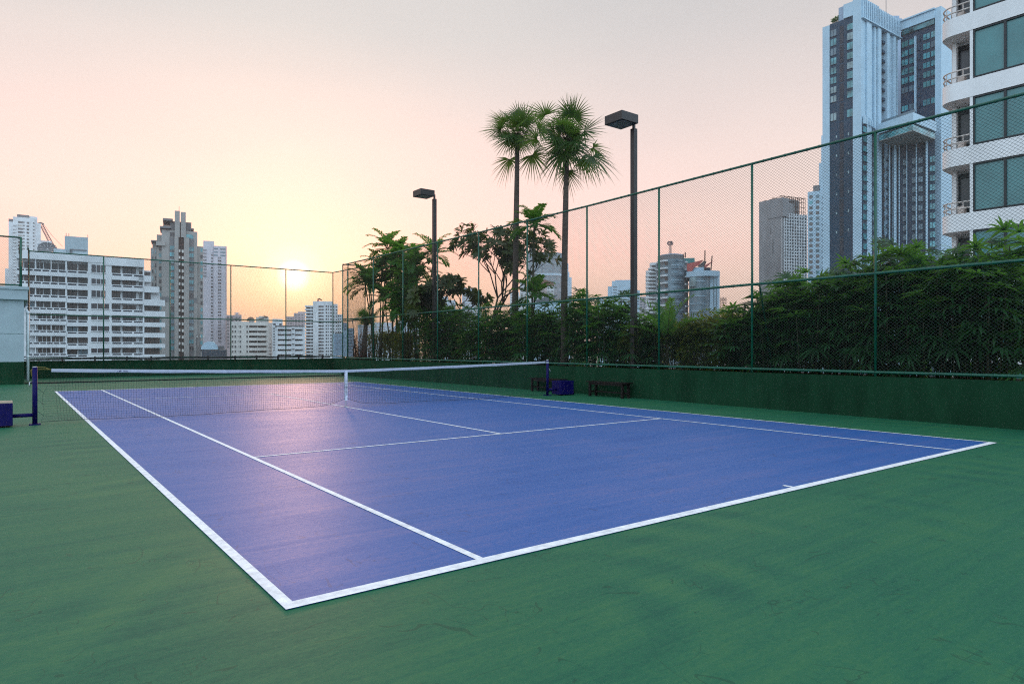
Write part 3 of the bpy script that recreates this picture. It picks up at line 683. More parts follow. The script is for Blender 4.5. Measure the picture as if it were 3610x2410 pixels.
# small leaved hedge plants
hp = [shrub(60 + k, .62, .42, 1.0, 2600, .105) for k in range(3)]
hproto = []
for g in hp:
    a = g[0].build('stem', 'cane', None, True).data; b = g[1].build('foliage', 'leaf_shrub', None).data; hproto.append((a, b))
for o in [o for o in COL.objects if o.name.startswith(('stem', 'foliage')) and o.parent is None]: bpy.data.objects.remove(o)
def inst(name, label, cat, protos, k, loc, rz, sx, sz, group, sname='stem', lname='foliage'):
    r = thing(name, label, cat, loc, group); r.rotation_euler = (0, 0, rz); r.scale = (sx, sx, sz)
    for nm, me in ((sname, protos[k][0]), (lname, protos[k][1])):
        o = bpy.data.objects.new(nm, me); COL.objects.link(o); o.parent = r
    return r
hedge = [(1470, 742, 9.2), (1505, 730, 9.9), (1545, 735, 9.3), (1585, 728, 9.7), (1622, 720, 9.3), (1655, 705, 9.8), (1690, 712, 9.4), (1725, 716, 9.9),
         (1420, 745, 9.9), (1000, 742, 9.9), (945, 748, 10.0), (905, 744, 10.0), (868, 746, 10.0), (925, 752, 9.3), (1250, 742, 10.1), (1160, 742, 10.2), (1075, 748, 10.2)]
where = ['between the nearer floodlight and the small upright feather palm', 'at the back, left of the small upright feather palm', 'just right of the small upright feather palm', 'two plants right of the small upright feather palm', 'in the middle of the clipped yellow green top', 'at the highest yellow green top of the low hedge', 'at the right end of the yellow green hedge top', 'where the hedge meets the tall palms',
         'behind the lady palms at the nearer floodlight', 'behind the smaller plumeria', 'below the dark fronded feather palm, at the back', 'between the two far feather palm clumps, at the back', 'farthest along the planter behind the feather palm stems', 'low in front of the far feather palm stems', 'at the back between the two tall fan palms', 'at the back below the left tall fan palm', 'at the back below the plumeria']
for k, ((dx, dy, X), wh) in enumerate(zip(hedge, where)):
    x, y, dist = spot(dx, X)
    inst('hedge_plant', 'small leaved green bush ' + wh, 'shrub', hproto, k % 3, (x, y, PZ), k * 1.3, 1.0, hz_(dy + 20, dist), 'small leaved bushes in the planter')
# lady palms
rp = []
for k in range(4):
    g = rhapis(40 + k, 1.0 * 2.2, .42, 15); a = g[0].build('stem', 'cane', None, True).data; b = g[1].build('foliage', 'leaf_rhapis', None).data; rp.append((a, b))
for o in [o for o in COL.objects if o.name.startswith(('stem', 'foliage')) and o.parent is None]: bpy.data.objects.remove(o)
lp = [  # display column, top row, X
    (1015, 706, 9.0, 'left of the plumeria, close to the fence'), (992, 700, 8.95, 'at the foot of the farther floodlight column'), (1035, 684, 9.7, 'behind the fence below the plumeria leaves, back row'), (1108, 700, 9.6, 'back row at the plumeria trunk'), (1195, 690, 9.8, 'back row beside the left tall fan palm trunk'), (1285, 690, 9.9, 'back row at the right tall fan palm trunk'), (1050, 690, 9.2, 'densest clump under the smaller plumeria'), (1085, 706, 8.9, 'in front of the plumeria trunk'), (1135, 708, 9.0, 'between the plumeria and the left tall fan palm'),
    (1170, 690, 9.1, 'at the foot of the left tall fan palm'), (1222, 696, 8.9, 'right of the left tall fan palm, in front'), (1262, 690, 9.2, 'left of the right tall fan palm trunk'), (1318, 655, 9.0, 'right of the right tall fan palm trunk'),
    (1348, 668, 9.3, 'taller clump behind the fence post right of the fan palms'), (1392, 668, 9.0, 'halfway between the right fan palm and the nearer floodlight'), (1432, 672, 9.2, 'left side of the nearer floodlight column'), (1478, 700, 8.95, 'right side of the nearer floodlight column'),
    (1712, 672, 9.0, 'low start of the tall dark hedge'), (1760, 645, 9.0, 'second of the tall dark hedge, front row'), (1812, 632, 9.1, 'third of the tall dark hedge, front row'), (1868, 608, 9.0, 'fourth of the tall dark hedge, front row'), (1925, 590, 9.1, 'fifth of the tall dark hedge, front row'),
    (1985, 562, 9.0, 'just left of the nearest fence post'), (2055, 555, 9.05, 'just right of the nearest fence post'), (2130, 548, 9.0, 'front row under the curved balconies'), (2215, 538, 9.1, 'front row under the dark glass windows'), (2300, 520, 9.0, 'front row at the picture edge'),
    (1785, 650, 9.8, 'back row, left end of the tall dark hedge'), (1845, 628, 9.9, 'back row below the concrete tower'), (1905, 606, 9.8, 'back row below the slate tower'), (1970, 580, 9.9, 'back row behind the nearest fence post'), (2045, 565, 9.8, 'back row below the sky terrace tower'), (2110, 560, 9.9, 'back row left of the curved balconies'), (2175, 552, 9.8, 'back row below the balcony corner'),
    (2250, 536, 9.9, 'back row with the brightest yellow green tops'), (2325, 526, 9.8, 'back row at the picture edge')]
for k, (dx, dy, X, wh) in enumerate(lp):
    x, y, dist = spot(dx, X); h = hz_(dy, dist)
    inst('lady_palm', 'dark green lady palm clump, ' + wh, 'palm', rp, k % 4, (x, y, PZ), k * 1.7 + .3, 1.0 + .12 * ((k * 7) % 3), h / 2.28, 'lady palm clumps behind the fence')

# ------------------------------------------------------------------ the city around
Z1 = T(2.61, 0, 700); Z2 = T(2.61, 800, 800); ZT_ = T(5.22, 780, 1030); ZG = T(2.8, 500, 720); Z4 = T(2.61, 1200, 800); Z5 = T(2.61, 2000, 800)
Z6 = T(2.412, 2700, 700); Z7 = T(1.9604, 2600, 0); ZA = T(3.921, 2860, 0); ZBB = T(3.921, 2860, 380); Z8 = T(1.961, 3200, 0); ZC = T(5.2275, 2200, 820); ZD = T(5.6, 1820, 840)
NW = {}
class Bld:
    """a building surveyed on one facade plane; t = enlargement in which its features were measured"""
    def __init__(s, name, label, t, xa, da, xb, db, cat='building', root=None, group=None):
        if db is None:      # face square to the line of sight
            pa, pb = t.x(xa), t.x(xb); th = (pa + pb) / 2; k = (th - CX) / FPX; c = at(th, da); v = RT - FW * k
            r = ray(pb); A = np.array([[r[0], -v[0]], [r[1], -v[1]]]); tb = np.linalg.solve(A, c - CAM[:2])[0]
            r = ray(pa); A = np.array([[r[0], -v[0]], [r[1], -v[1]]]); da = np.linalg.solve(A, c - CAM[:2])[0]; db = tb
        s.t = t; s.fr = Fr(t.x(xa), da, t.x(xb), db); s.root = root or thing(name, label, cat, (s.fr.P[0], s.fr.P[1], CITY), group)
    def S(s, x): return s.fr.s(s.t.x(x))
    def Zz(s, y, ref): return s.fr.z(s.t.y(y), s.t.x(ref))
    def box(s, mb, x0, x1, y0, y1, ref, d0, d1, m=0):
        zb = CITY if y1 is None else s.Zz(y1, ref)
        return mb.fbox(s.fr, s.S(x0), s.S(x1), d0, d1, zb, s.Zz(y0, ref), m)
    def part(s, name, x0, x1, y0, y1, ref, d0, d1, m, parent=None):
        mb = MB(); s.box(mb, x0, x1, y0, y1, ref, d0, d1); return mb.build(name, m, parent or s.root)
    def wins(s, cols, rows, ref, m='glass_dark', fm=None, d=0.0, name='window', dfun=None, skip=0.0, alt=None):
        k = s.root.name; rest = MB()
        for ri, (y0, y1) in enumerate(rows):
            for c in cols:
                if skip and rng.random() < skip: continue
                s0, s1 = s.S(c[0]), s.S(c[1]); z1, z0 = s.Zz(y0, ref), s.Zz(y1, ref); dd = d + (dfun((s0 + s1) / 2) if dfun else 0)
                NW[k] = NW.get(k, 0) + 1; mb = MB() if NW[k] <= 100 else rest
                mb.fbox(s.fr, s0, s1, dd - .1, dd + .05, z0, z1, 0)
                if fm:
                    w = min(.12, (s1 - s0) * .06); 
                    mb.fbox(s.fr, s0 - .1, s1 + .1, dd - .02, dd + .22, z0 - .16, z0 - .002, 1)
                    n = 2 if (s1 - s0) > 2.2 else 1
                    for q in range(1, n + 1): c_ = s0 + (s1 - s0) * q / (n + 1); mb.fbox(s.fr, c_ - w / 2, c_ + w / 2, dd - .02, dd + .09, z0, z1, 1)
                if mb is not rest:
                    mm = rng.choice(alt) if alt and rng.random() < .35 else m
                    mb.build(name, [mm, fm] if fm else mm, s.root)
        if rest.v: tag(rest.build(name, [m, fm] if fm else m, s.root), kind='stuff')
def rows(y0, dy, n, h): return [(y0 + dy * i, y0 + dy * i + h) for i in range(n)]

# --- white balcony block, left
b = Bld('apartment_building', 'white apartment block with long slotted balconies, stepped at its right end', Z1, 155, 160, 1520, 177)
mb = MB(); b.box(mb, 155, 1325, 560, None, 700, -14, -1.6); b.box(mb, 1325, 1476, 868, None, 1420, -13, -1.6); b.box(mb, 1282, 1392, 655, None, 1330, -9, -1.6); b.box(mb, 808, 1027, 560, None, 900, -1.6, -.02)
mb.build('wall', 'white_wall', b.root)
mb = MB(); b.box(mb, 150, 966, 503, 570, 560, -14.2, .1); b.box(mb, 968, 1326, 551, 622, 1150, -14.1, .25); mb.build('roof_parapet', 'white_wall', b.root)
for x0, x1 in ((600, 616), (1314, 1328), (466, 474), (322, 331)):
    b.part('pier', x0, x1, 568, None, 600, -1.6, -.12, 'white_wall')
bandL = [(650, 710), (765, 825), (885, 945), (1000, 1055), (1105, 1160), (1210, 1262), (1318, 1370), (1420, 1475)]
bandR = [(690, 750), (795, 850), (915, 965), (1020, 1075), (1120, 1170), (1220, 1270), (1318, 1370), (1420, 1470)]
def balcony(x0, x1, y0, y1, ref, nslot):
    mb = MB(); s0, s1 = b.S(x0), b.S(x1); z1, z0 = b.Zz(y0, ref), b.Zz(y1, ref); h = z1 - z0
    mb.fbox(b.fr, s0, s1, -.16, 0, z0, z1); mb.fbox(b.fr, s0, s1, -1.6, -.161, z0, z0 + .25)
    for q in range(nslot):
        a = s0 + (s1 - s0) * (q + .08) / nslot; e = s0 + (s1 - s0) * (q + .90) / nslot
        mb.fbox(b.fr, a, e, -.17, .012, z1 - h * .36, z1 - h * .12, 1)  # slot openings are dark boxes, their shade is in the colour
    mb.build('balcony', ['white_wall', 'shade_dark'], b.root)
for i, (y0, y1) in enumerate(bandL):
    balcony(150 if i < 3 else 240, 612, y0, y1, 450, 6); balcony(616, 809, y0 + 12, y1 + 14, 720, 2)
for y0, y1 in bandR: balcony(1026, 1322, y0, y1, 1150, 3)
for x1, y0, y1 in ((1467, 810, 865), (1518, 930, 985), (1520, 1035, 1085), (1520, 1140, 1180), (1520, 1235, 1278), (1520, 1335, 1372), (1520, 1432, 1475)): balcony(1326, x1, y0, y1, 1420, 0)
balcony(1275, 1392, 708, 765, 1330, 0)
winL = [(585, 650), (712, 765), (825, 885), (950, 1000), (1060, 1105), (1165, 1210), (1270, 1318), (1375, 1420)]
b.wins([(165, 312), (335, 392), (402, 597)], winL[:4], 450, 'glass_dark', 'white_wall', -1.6, alt=['glass_brown', 'curtain', 'glass_haze'])
b.wins([(347, 464), (477, 577)], winL[4:], 450, 'glass_brown', 'white_wall', -1.6, alt=['glass_dark', 'curtain'])
b.wins([(620, 710), (720, 806)], [(a + 10, c + 12) for a, c in winL], 720, 'glass_brown', 'frame_black', -1.6, alt=['glass_dark', 'glass_haze'])
b.wins([(842, 970)], [(610, 680), (738, 786), (845, 908)], 900, 'glass_dark', 'white_wall', 0); b.wins([(840, 1004)], [(965, 1013), (1070, 1113), (1172, 1217), (1275, 1316), (1377, 1418)], 900, 'glass_dark', 'white_wall', 0)
b.wins([(1030, 1110), (1130, 1254)], [(620, 690), (745, 795), (848, 915), (975, 1020), (1075, 1120), (1175, 1220), (1275, 1318), (1375, 1420)], 1150, 'glass_brown', 'frame_black', -1.6, alt=['glass_dark'])
b.wins([(1328, 1474)], [(985, 1050), (1085, 1145), (1180, 1245), (1278, 1343), (1375, 1440)], 1420, 'glass_brown', 'frame_black', -1.55); b.wins([(1326, 1390)], [(866, 928)], 1420, 'glass_brown', 'frame_black', -1.55); b.wins([(1284, 1388)], [(668, 706)], 1330, 'glass_brown', 'frame_black', -1.55)
mb = MB(); b.box(mb, 592, 810, 335, 508, 700, -9, -3); b.box(mb, 490, 606, 450, 508, 560, -7, -2.5); mb.build('stair_tower', 'hut_grey', b.root)
mb = MB(); b.box(mb, 640, 800, 455, 463, 720, -3, -2.7); b.box(mb, 655, 661, 455, 505, 720, -3, -2.6); b.box(mb, 640, 645, 455, 505, 720, -3, -2.6); mb.build('roof_pipe', 'mid_grey', b.root)
mb = MB(); c0 = b.fr.p(b.S(430), -3, 0); zc = b.Zz(452, 430)
for k in range(12):
    a0, a1 = k * math.pi / 6, (k + 1) * math.pi / 6; R0 = 2.1
    P = [b.fr.p(b.S(430) + R0 * r * math.cos(a), -3 - .5 * (1 - r * r), zc + R0 * r * math.sin(a) * .85) for r, a in ((.1, a0), (1, a0), (1, a1 - .05), (.1, a1 - .05))]
    mb.add(P, [(0, 1, 2, 3)])
mb.tube([b.fr.p(b.S(430), -3.6, b.Zz(508, 430)), b.fr.p(b.S(430), -3.5, zc)], .12, 6); mb.build('satellite_dish', 'mid_grey', b.root)
for x in (605, 630, 808): MB().tube([b.fr.p(b.S(x), -4, b.Zz(335, 700)), b.fr.p(b.S(x), -4, b.Zz(303, 700))], .06, 4).build('aerial', 'mid_grey', b.root)

# --- tall pale tower with the crane behind it
b = Bld('apartment_tower', 'tall pale apartment tower with stacked small windows at the far left', Z1, 78, 500, 480, None)
mb = MB(); b.box(mb, 78, 142, 215, None, 150, -20, -1); b.box(mb, 120, 318, 172, None, 200, -22, 0); b.box(mb, 270, 345, 160, 300, 300, -16, -2.5); b.box(mb, 318, 376, 222, None, 340, -20, -2); b.box(mb, 340, 476, 380, None, 400, -20, -4); b.box(mb, 45, 80, 640, None, 60, -14, -3); mb.build('wall', 'white_wall', b.root)
b.part('roof_screen', 156, 270, 145, 171, 200, -18, -1.5, 'mid_grey'); b.part('roof_screen', 78, 140, 182, 214, 100, -18, -2.5, 'mid_grey')
for y0, y1 in rows(236, 31, 19, 16): b.part('balcony', 118, 150, y0, y1, 130, -1, 1.4, 'white_wall')
b.wins([(166, 210), (245, 268)], rows(212, 30.5, 19, 17), 220, 'mid_grey', None, 0, alt=['glass_dark', 'curtain']); b.wins([(303, 317), (214, 226)], rows(212, 30.5, 19, 13), 220, 'mid_grey', None, 0); b.wins([(345, 372)], rows(412, 30, 4, 14), 340, 'glass_haze', None, -2); b.wins([(390, 420), (430, 470)], rows(400, 32, 3, 16), 400, 'glass_haze', None, -4)
def lattice(mb, A, B, w, n, r=.09):
    A = np.array(A); B = np.array(B); t = unit(B - A); a = unit(np.cross(t, [0.31, .9, .1])); c = np.cross(t, a); q = [a * w + c * w, a * w - c * w, -a * w - c * w, -a * w + c * w]
    for k in range(4): mb.tube([A + q[k], B + q[k] * .75], r, 4)
    for i in range(n):
        p0 = A + (B - A) * i / n; p1 = A + (B - A) * (i + 1) / n; f0 = 1 - .25 * i / n; f1 = 1 - .25 * (i + 1) / n
        for k in range(4): mb.tube([p0 + q[k] * f0, p1 + q[(k + 1) % 4] * f1], r * .7, 4, cap=False)
frc = b.fr; cr = thing('construction_crane', 'slender lattice jib of a crane leaning over the far left tower', 'crane', frc.p(b.S(515), -6, b.Zz(480, 515)))
mb = MB(); lattice(mb, frc.p(b.S(512), -6, b.Zz(478, 512)), frc.p(b.S(372), -6, b.Zz(212, 372)), 1.1, 18, .16); mb.build('jib', 'mid_grey', cr)
MB().tube([frc.p(b.S(400), -6, b.Zz(222, 400)), frc.p(b.S(480), -6, b.Zz(330, 480)), frc.p(b.S(578), -6, b.Zz(432, 578))], .12, 4).build('cable', 'mid_grey', cr)
MB().tube([frc.p(b.S(335), -6, b.Zz(222, 335)), frc.p(b.S(378), -6, b.Zz(210, 378)), frc.p(b.S(405), -6, b.Zz(225, 405))], .5, 5).build('jib_head', 'mid_grey', cr)

# --- grey stepped tower
b = Bld('apartment_tower', 'grey stepped apartment tower with twin slabs on its crown', ZG, 80, 322, 610, None)
mb = MB(); b.box(mb, 195, 548, 262, None, 400, -22, 0); b.box(mb, 145, 196, 385, None, 180, -22, -1.5); b.box(mb, 84, 146, 420, None, 120, -22, -4); b.box(mb, 548, 607, 412, None, 580, -22, -1.5); b.box(mb, 145, 232, 285, 385, 180, -16, -5); b.box(mb, 100, 146, 350, 420, 120, -16, -7); mb.build('wall', 'beige', b.root)
for x0, x1 in ((275, 322), (467, 512)): b.part('facade_strip', x0, x1, 335, None, 400, .02, .25, 'mid_grey')
b.part('recess', 362, 416, 270, None, 400, .02, .22, 'brown_dark')
for x0, x1 in ((322, 362), (416, 467)): b.part('pilaster', x0, x1, 330, None, 400, .02, 1.5, 'beige')
b.wins([(276, 320), (468, 510)], rows(418, 65.5, 16, 38), 400, 'glass_teal', 'mid_grey', .28, alt=['glass_dark', 'glass_pale', 'glass_haze']); b.wins([(168, 194)], rows(415, 65.5, 16, 36), 180, 'glass_teal', None, -1.5, alt=['glass_dark']); b.wins([(98, 112), (126, 140)], rows(440, 65.5, 16, 40), 120, 'glass_dark', None, -4, alt=['glass_pale']); b.wins([(580, 600)], rows(430, 65.5, 16, 36), 580, 'glass_dark', None, -1.5, alt=['glass_teal'])
b.wins([(278, 345)], [(282, 322)], 400, 'glass_dark', 'mid_grey', .02); b.wins([(440, 508)], [(295, 335)], 400, 'glass_teal', None, .02)
for y in range(450, 1460, 65):
    b.part('air_conditioner', 364, 380, y, y + 26, 400, .2, 1.0, 'cream'); b.part('air_conditioner', 394, 414, y + 2, y + 30, 400, .2, 1.0, 'cream')
for x0, x1, y0, y1, r in ((196, 270, 912, 960, 230), (513, 548, 925, 970, 540)): b.part('facade_band', x0, x1, y0, y1, r, .02, .18, 'mid_grey')
b.part('penthouse', 280, 490, 168, 263, 400, -16, -2, 'mid_grey'); b.part('penthouse', 208, 281, 195, 263, 240, -14, -4, 'beige')
b.part('crown_slab', 325, 375, 72, 330, 400, -7, .9, 'beige'); b.part('crown_slab', 385, 434, 80, 330, 400, -7, .9, 'beige')
b.part('roof_slab', 207, 306, 137, 158, 250, -15, -.5, 'mid_grey'); b.part('roof_slab', 178, 284, 222, 240, 230, -15, 1.5, 'mid_grey'); b.part('roof_slab', 488, 514, 238, 250, 500, -12, 0, 'mid_grey'); b.part('roof_slab', 88, 150, 345, 356, 120, -14, -3, 'mid_grey'); b.part('roof_slab', 140, 232, 372, 410, 180, -5.01, 1, 'beige')
MB().tube([b.fr.p(b.S(368), -2, b.Zz(72, 368)), b.fr.p(b.S(368), -2, b.Zz(15, 368))], .1, 4).build('aerial', 'mid_grey', b.root)

# --- pale lilac tower beside it
b = Bld('apartment_tower', 'pale lilac apartment tower with tiny stacked balconies right of the grey stepped tower', ZG, 604, 430, 838, None)
mb = MB(); b.box(mb, 606, 713, 362, None, 700, -20, -1); b.box(mb, 713, 836, 413, None, 780, -20, 0); mb.build('wall', 'lilac', b.root)
b.part('side_wall', 826, 838, 416, None, 830, -19, .15, 'pink')
b.wins([(684, 701)], rows(492, 31.6, 28, 14), 690, 'mid_grey', None, -.9, alt=['brown_dark']); b.wins([(752, 784)], rows(520, 31.6, 27, 13), 770, 'mid_grey', 'lilac', 0.05, alt=['brown_dark']); b.wins([(606, 638)], rows(445, 31.6, 9, 12), 620, 'mid_grey', 'lilac', -.9)
b.wins([(708, 750), (775, 830)], rows(435, 32, 3, 13), 780, 'glass_haze', None, .05)
b = Bld('low_building', 'low grey hall with a pale curved roof in front of the lilac tower', ZG, 590, 300, 842, None)
b.part('wall', 592, 842, 1432, None, 700, -25, 0, 'mid_grey')
mb = MB(); S0, S1 = b.S(592), b.S(745); V = []; nseg = 10
for k in range(nseg + 1):
    a = math.pi * k / nseg
    for d in (0.3, -25): V.append(b.fr.p(S0 - .4 + (S1 - S0 + .8) * (.5 - .5 * math.cos(a)), d, b.Zz(1432, 700) + 3.6 * math.sin(a)))
mb.add(V, [(2 * i, 2 * i + 1, 2 * i + 3, 2 * i + 2) for i in range(nseg)] + [tuple(2 * i for i in range(nseg + 1)), tuple(2 * i + 1 for i in range(nseg + 1))[::-1]]); mb.build('roof', 'cool_white', b.root)
mb = MB()
for k in range(30): x = 596 + k * 8; b.box(mb, x, x + 4, 1440, 1500, 700, .02, .12)
mb.build('louver', 'slate', b.root); b.part('roof_box', 665, 720, 1350, 1400, 700, -20, -8, 'cream'); b.part('roof_box', 742, 815, 1398, 1432, 780, -18, -2, 'mid_grey')
b = Bld('lattice_mast', 'thin steel lattice mast in front of the grey stepped tower', ZG, 556, 240, 560, None, 'mast')
mb = MB(); lattice(mb, b.fr.p(b.S(556), 0, CITY), b.fr.p(b.S(556), 0, b.Zz(1285, 556)), .75, 46, .09); mb.build('lattice', 'mid_grey', b.root)
MB().tube([b.fr.p(b.S(556), 0, b.Zz(1285, 556)), b.fr.p(b.S(552), 0, b.Zz(1235, 556))], .08, 4).build('aerial', 'mid_grey', b.root)
mb = MB()
for k in range(3): mb.fbox(b.fr, b.S(540) + k * 1.1, b.S(540) + k * 1.1 + .35, -.5, .5, b.Zz(1312, 556), b.Zz(1290, 556))
mb.build('antenna_panel', 'cream', b.root)

# --- mid-rise blocks under the sun
b = Bld('mid_rise_block', 'cream block with small square windows and a little brown dome on its roof', ZT_, 170, 300, 862, None)
mb = MB(); b.box(mb, 172, 512, 540, None, 500, -16, 0); b.box(mb, 512, 850, 555, None, 700, -16, -.9); mb.build('wall', 'cream', b.root)
b.wins([(195, 222), (246, 275), (338, 366), (463, 490)], rows(612, 92, 7, 36), 400, 'glass_dark', 'cream', 0); b.wins([(308, 314)], rows(612, 92, 7, 36), 400, 'glass_dark', None, 0)
for y0, y1 in [(560, 612)] + [(y + 40, y + 94) for y in range(612, 1240, 92)]: b.part('balcony', 510, 850, y0, y1, 600, -.9, .15, 'cream')
b.wins([(514, 660), (672, 822)], rows(612, 92, 7, 40), 600, 'brown_dark', None, -.88, alt=['glass_brown'])
mb = MB(); S0, S1 = b.S(468), b.S(618); V = []; c_ = (S0 + S1) / 2; rr = (S1 - S0) / 2; zb = b.Zz(518, 540)
for j in range(5):
    e = j / 4 * math.pi / 2
    for k in range(12): a = k * math.pi / 6; V.append(b.fr.p(c_ + rr * math.cos(e) * math.cos(a), -6 + rr * math.cos(e) * math.sin(a), zb + 1.9 * math.sin(e)))
mb.add(V, [(j * 12 + k, j * 12 + (k + 1) % 12, (j + 1) * 12 + (k + 1) % 12, (j + 1) * 12 + k) for j in range(4) for k in range(12)]); mb.build('dome_roof', 'roof_tile', b.root); b.part('pavilion', 512, 610, 518, 556, 540, -9, -4, 'beige')
def dish(b, x, y, ref, R0, d, m='mid_grey'):
    mb = MB(); zc = b.Zz(y, ref); V = []
    for j in range(4):
        q = j / 3
        for k in range(12): a = k * math.pi / 6; V.append(b.fr.p(b.S(x) + R0 * q * math.cos(a), d + .35 * R0 * q * math.sin(a), zc + R0 * (.45 * q * q + .22 * q * math.cos(a))))
    mb.add(V, [(j * 12 + k, j * 12 + (k + 1) % 12, (j + 1) * 12 + (k + 1) % 12, (j + 1) * 12 + k) for j in range(3) for k in range(12)]); mb.tube([b.fr.p(b.S(x), d, zc - 1.6), b.fr.p(b.S(x), d, zc)], .12, 5); mb.build('satellite_dish', m, b.root)
dish(b, 285, 500, 285, 1.7, -4); dish(b, 750, 492, 750, 1.6, -5)
b = Bld('mid_rise_block', 'hazy block with a tiny domed turret behind the cream block', ZT_, 90, 420, 380, None)
mb = MB(); b.box(mb, 100, 262, 420, None, 200, -14, 0); b.box(mb, 240, 374, 412, None, 300, -14, .4); mb.build('wall', 'pink', b.root)
b.part('turret', 264, 318, 384, 413, 290, -8, -2, 'pink'); MB().tube([b.fr.p(b.S(291), -5, b.Zz(384, 291)), b.fr.p(b.S(291), -5, b.Zz(374, 291)), b.fr.p(b.S(291), -5, b.Zz(362, 291))], [2.2, 1.5, .2], 10).build('dome', 'pink', b.root)
b.wins([(110, 140), (180, 215), (265, 290), (330, 355)], rows(450, 60, 10, 26), 250, 'mid_grey', None, .42)
b = Bld('mid_rise_block', 'hazy block with a slanting tiled roof edge behind the cream block', ZT_, 636, 370, 876, None)
mb = MB(); b.box(mb, 642, 872, 458, None, 760, -14, 0); b.box(mb, 690, 858, 436, 458, 760, -12, -1); mb.build('wall', 'cream', b.root)
P = [b.fr.p(b.S(x), d, b.Zz(y, 780)) for d in (-8, .5) for x, y in ((782, 430), (800, 432), (858, 452), (858, 462), (800, 462))]
MB().add(P, [(4, 3, 2, 1, 0), (5, 6, 7, 8, 9)] + [(i, (i + 1) % 5, 5 + (i + 1) % 5, 5 + i) for i in range(5)]).build('roof', 'roof_tile', b.root)
b = Bld('mid_rise_block', 'white lit block glimpsed between the two blocks under the sun', ZT_, 845, 450, 960, None)
b.part('wall', 850, 960, 560, None, 900, -14, 0, 'cream'); b.wins([(862, 888), (902, 922)], rows(940, 62, 4, 26), 900, 'mid_grey', None, 0)
b = Bld('mid_rise_block', 'grey white block with two columns of long brown loggias', ZT_, 930, 285, 1548, None)
mb = MB(); b.box(mb, 940, 1126, 487, None, 1030, -14, -2); b.box(mb, 985, 1542, 622, None, 1250, -15, -1); mb.build('wall', 'white_wall', b.root)
b.part('roof_edge', 990, 1520, 612, 634, 1250, -15.2, .2, 'mid_grey')
for x0, x1 in ((1015, 1038), (1290, 1358), (1512, 1542)): b.part('pier', x0, x1, 634, None, 1250, -1, .1, 'white_wall')
for y in range(634, 1290, 93): b.part('balcony', 1038, 1290, y + (74 if y > 634 else 2) - (0 if y > 634 else 0), y + 134 if y > 634 else y + 42, 1160, -1, .05, 'white_wall'); b.part('balcony', 1358, 1512, y + (74 if y > 634 else 2), y + 134 if y > 634 else y + 42, 1430, -1, .05, 'white_wall')
b.wins([(1040, 1158), (1164, 1288)], rows(674, 93, 7, 36), 1160, 'brown_dark', None, -.98, alt=['glass_brown']); b.wins([(1360, 1482)], rows(676, 93, 7, 36), 1430, 'brown_dark', None, -.98, alt=['glass_brown']); b.wins([(955, 985)], rows(655, 50, 9, 22), 970, 'mid_grey', None, -1.95); b.wins([(1068, 1112), (955, 1000)], [(570, 600)], 1030, 'glass_dark', None, -1.95)
for y in range(664, 1230, 93): b.part('air_conditioner', 1300, 1345, y, y + 12, 1320, .1, .8, 'mid_grey')
b = Bld('mid_rise_block', 'pinkish stepped block glowing in the haze left of the round white tower', ZT_, 1190, 430, 1560, None)
mb = MB(); b.box(mb, 1200, 1340, 446, None, 1300, -14, 0); b.box(mb, 1335, 1545, 382, None, 1400, -15, .5); b.box(mb, 1412, 1545, 355, 390, 1450, -12, -1); mb.build('wall', 'pink', b.root)
b.wins([(1220, 1250), (1270, 1300)], rows(475, 44, 5, 18), 1300, 'mid_grey', None, 0); b.wins([(1360, 1385), (1420, 1445), (1480, 1505)], rows(410, 44, 5, 18), 1400, 'mid_grey', None, .5)
b = Bld('apartment_tower', 'round fronted white apartment tower with rows of small windows under the sun', ZT_, 1535, 335, 2150, None)
s0, s1 = b.S(1688), b.S(2052); cs = (s0 + s1) / 2; hw = (s1 - s0) / 2
bulge = lambda s: 3.2 * math.sqrt(max(0, 1 - ((s - cs) / (hw * 1.15)) ** 2)) if abs(s - cs) < hw else 0.0
pts = [(s0 + (s1 - s0) * k / 14, bulge(s0 + (s1 - s0) * k / 14 + (1e-3 if k == 0 else -1e-3 if k == 14 else 0))) for k in range(15)] + [(s1, -16), (s0, -16)]
MB().prism([b.fr.p(a, d, 0)[:2] for a, d in pts][::-1], CITY, b.Zz(172, 1880)).build('round_wall', 'white_wall', b.root)
mb = MB(); b.box(mb, 1560, 1690, 246, None, 1620, -14, 0); b.box(mb, 2050, 2142, 214, None, 2100, -14, -.5); b.box(mb, 2138, 2236, 405, None, 2180, -14, -2); mb.build('wall', 'white_wall', b.root)
for y in range(246, 1280, 58): b.part('balcony', 1536, 1692, y, y + 26, 1620, -1.5, 1.1, 'white_wall')
b.wins([(1568, 1640), (1660, 1686)], rows(278, 58, 16, 24), 1620, 'glass_brown', None, .02, alt=['brown_dark'])
b.wins([(1790, 1848), (1858, 1882)], rows(254, 58.5, 16, 27), 1830, 'glass_brown', None, 0, dfun=lambda s: bulge(s) + .12, alt=['glass_dark']); b.wins([(1922, 1944), (1962, 1976), (2004, 2034)], rows(252, 58.5, 16, 25), 1950, 'glass_dark', None, 0, dfun=lambda s: bulge(s) + .15)
b.wins([(2060, 2080), (2110, 2132)], rows(258, 58.5, 16, 20), 2100, 'glass_dark', None, -.5); b.wins([(2150, 2175), (2188, 2210)], rows(425, 58.5, 13, 20), 2180, 'glass_dark', None, -2)
cr = thing('construction_crane', 'small orange roof crane on top of the round white tower', 'crane', b.fr.p(b.S(1800), -4, b.Zz(172, 1880)))
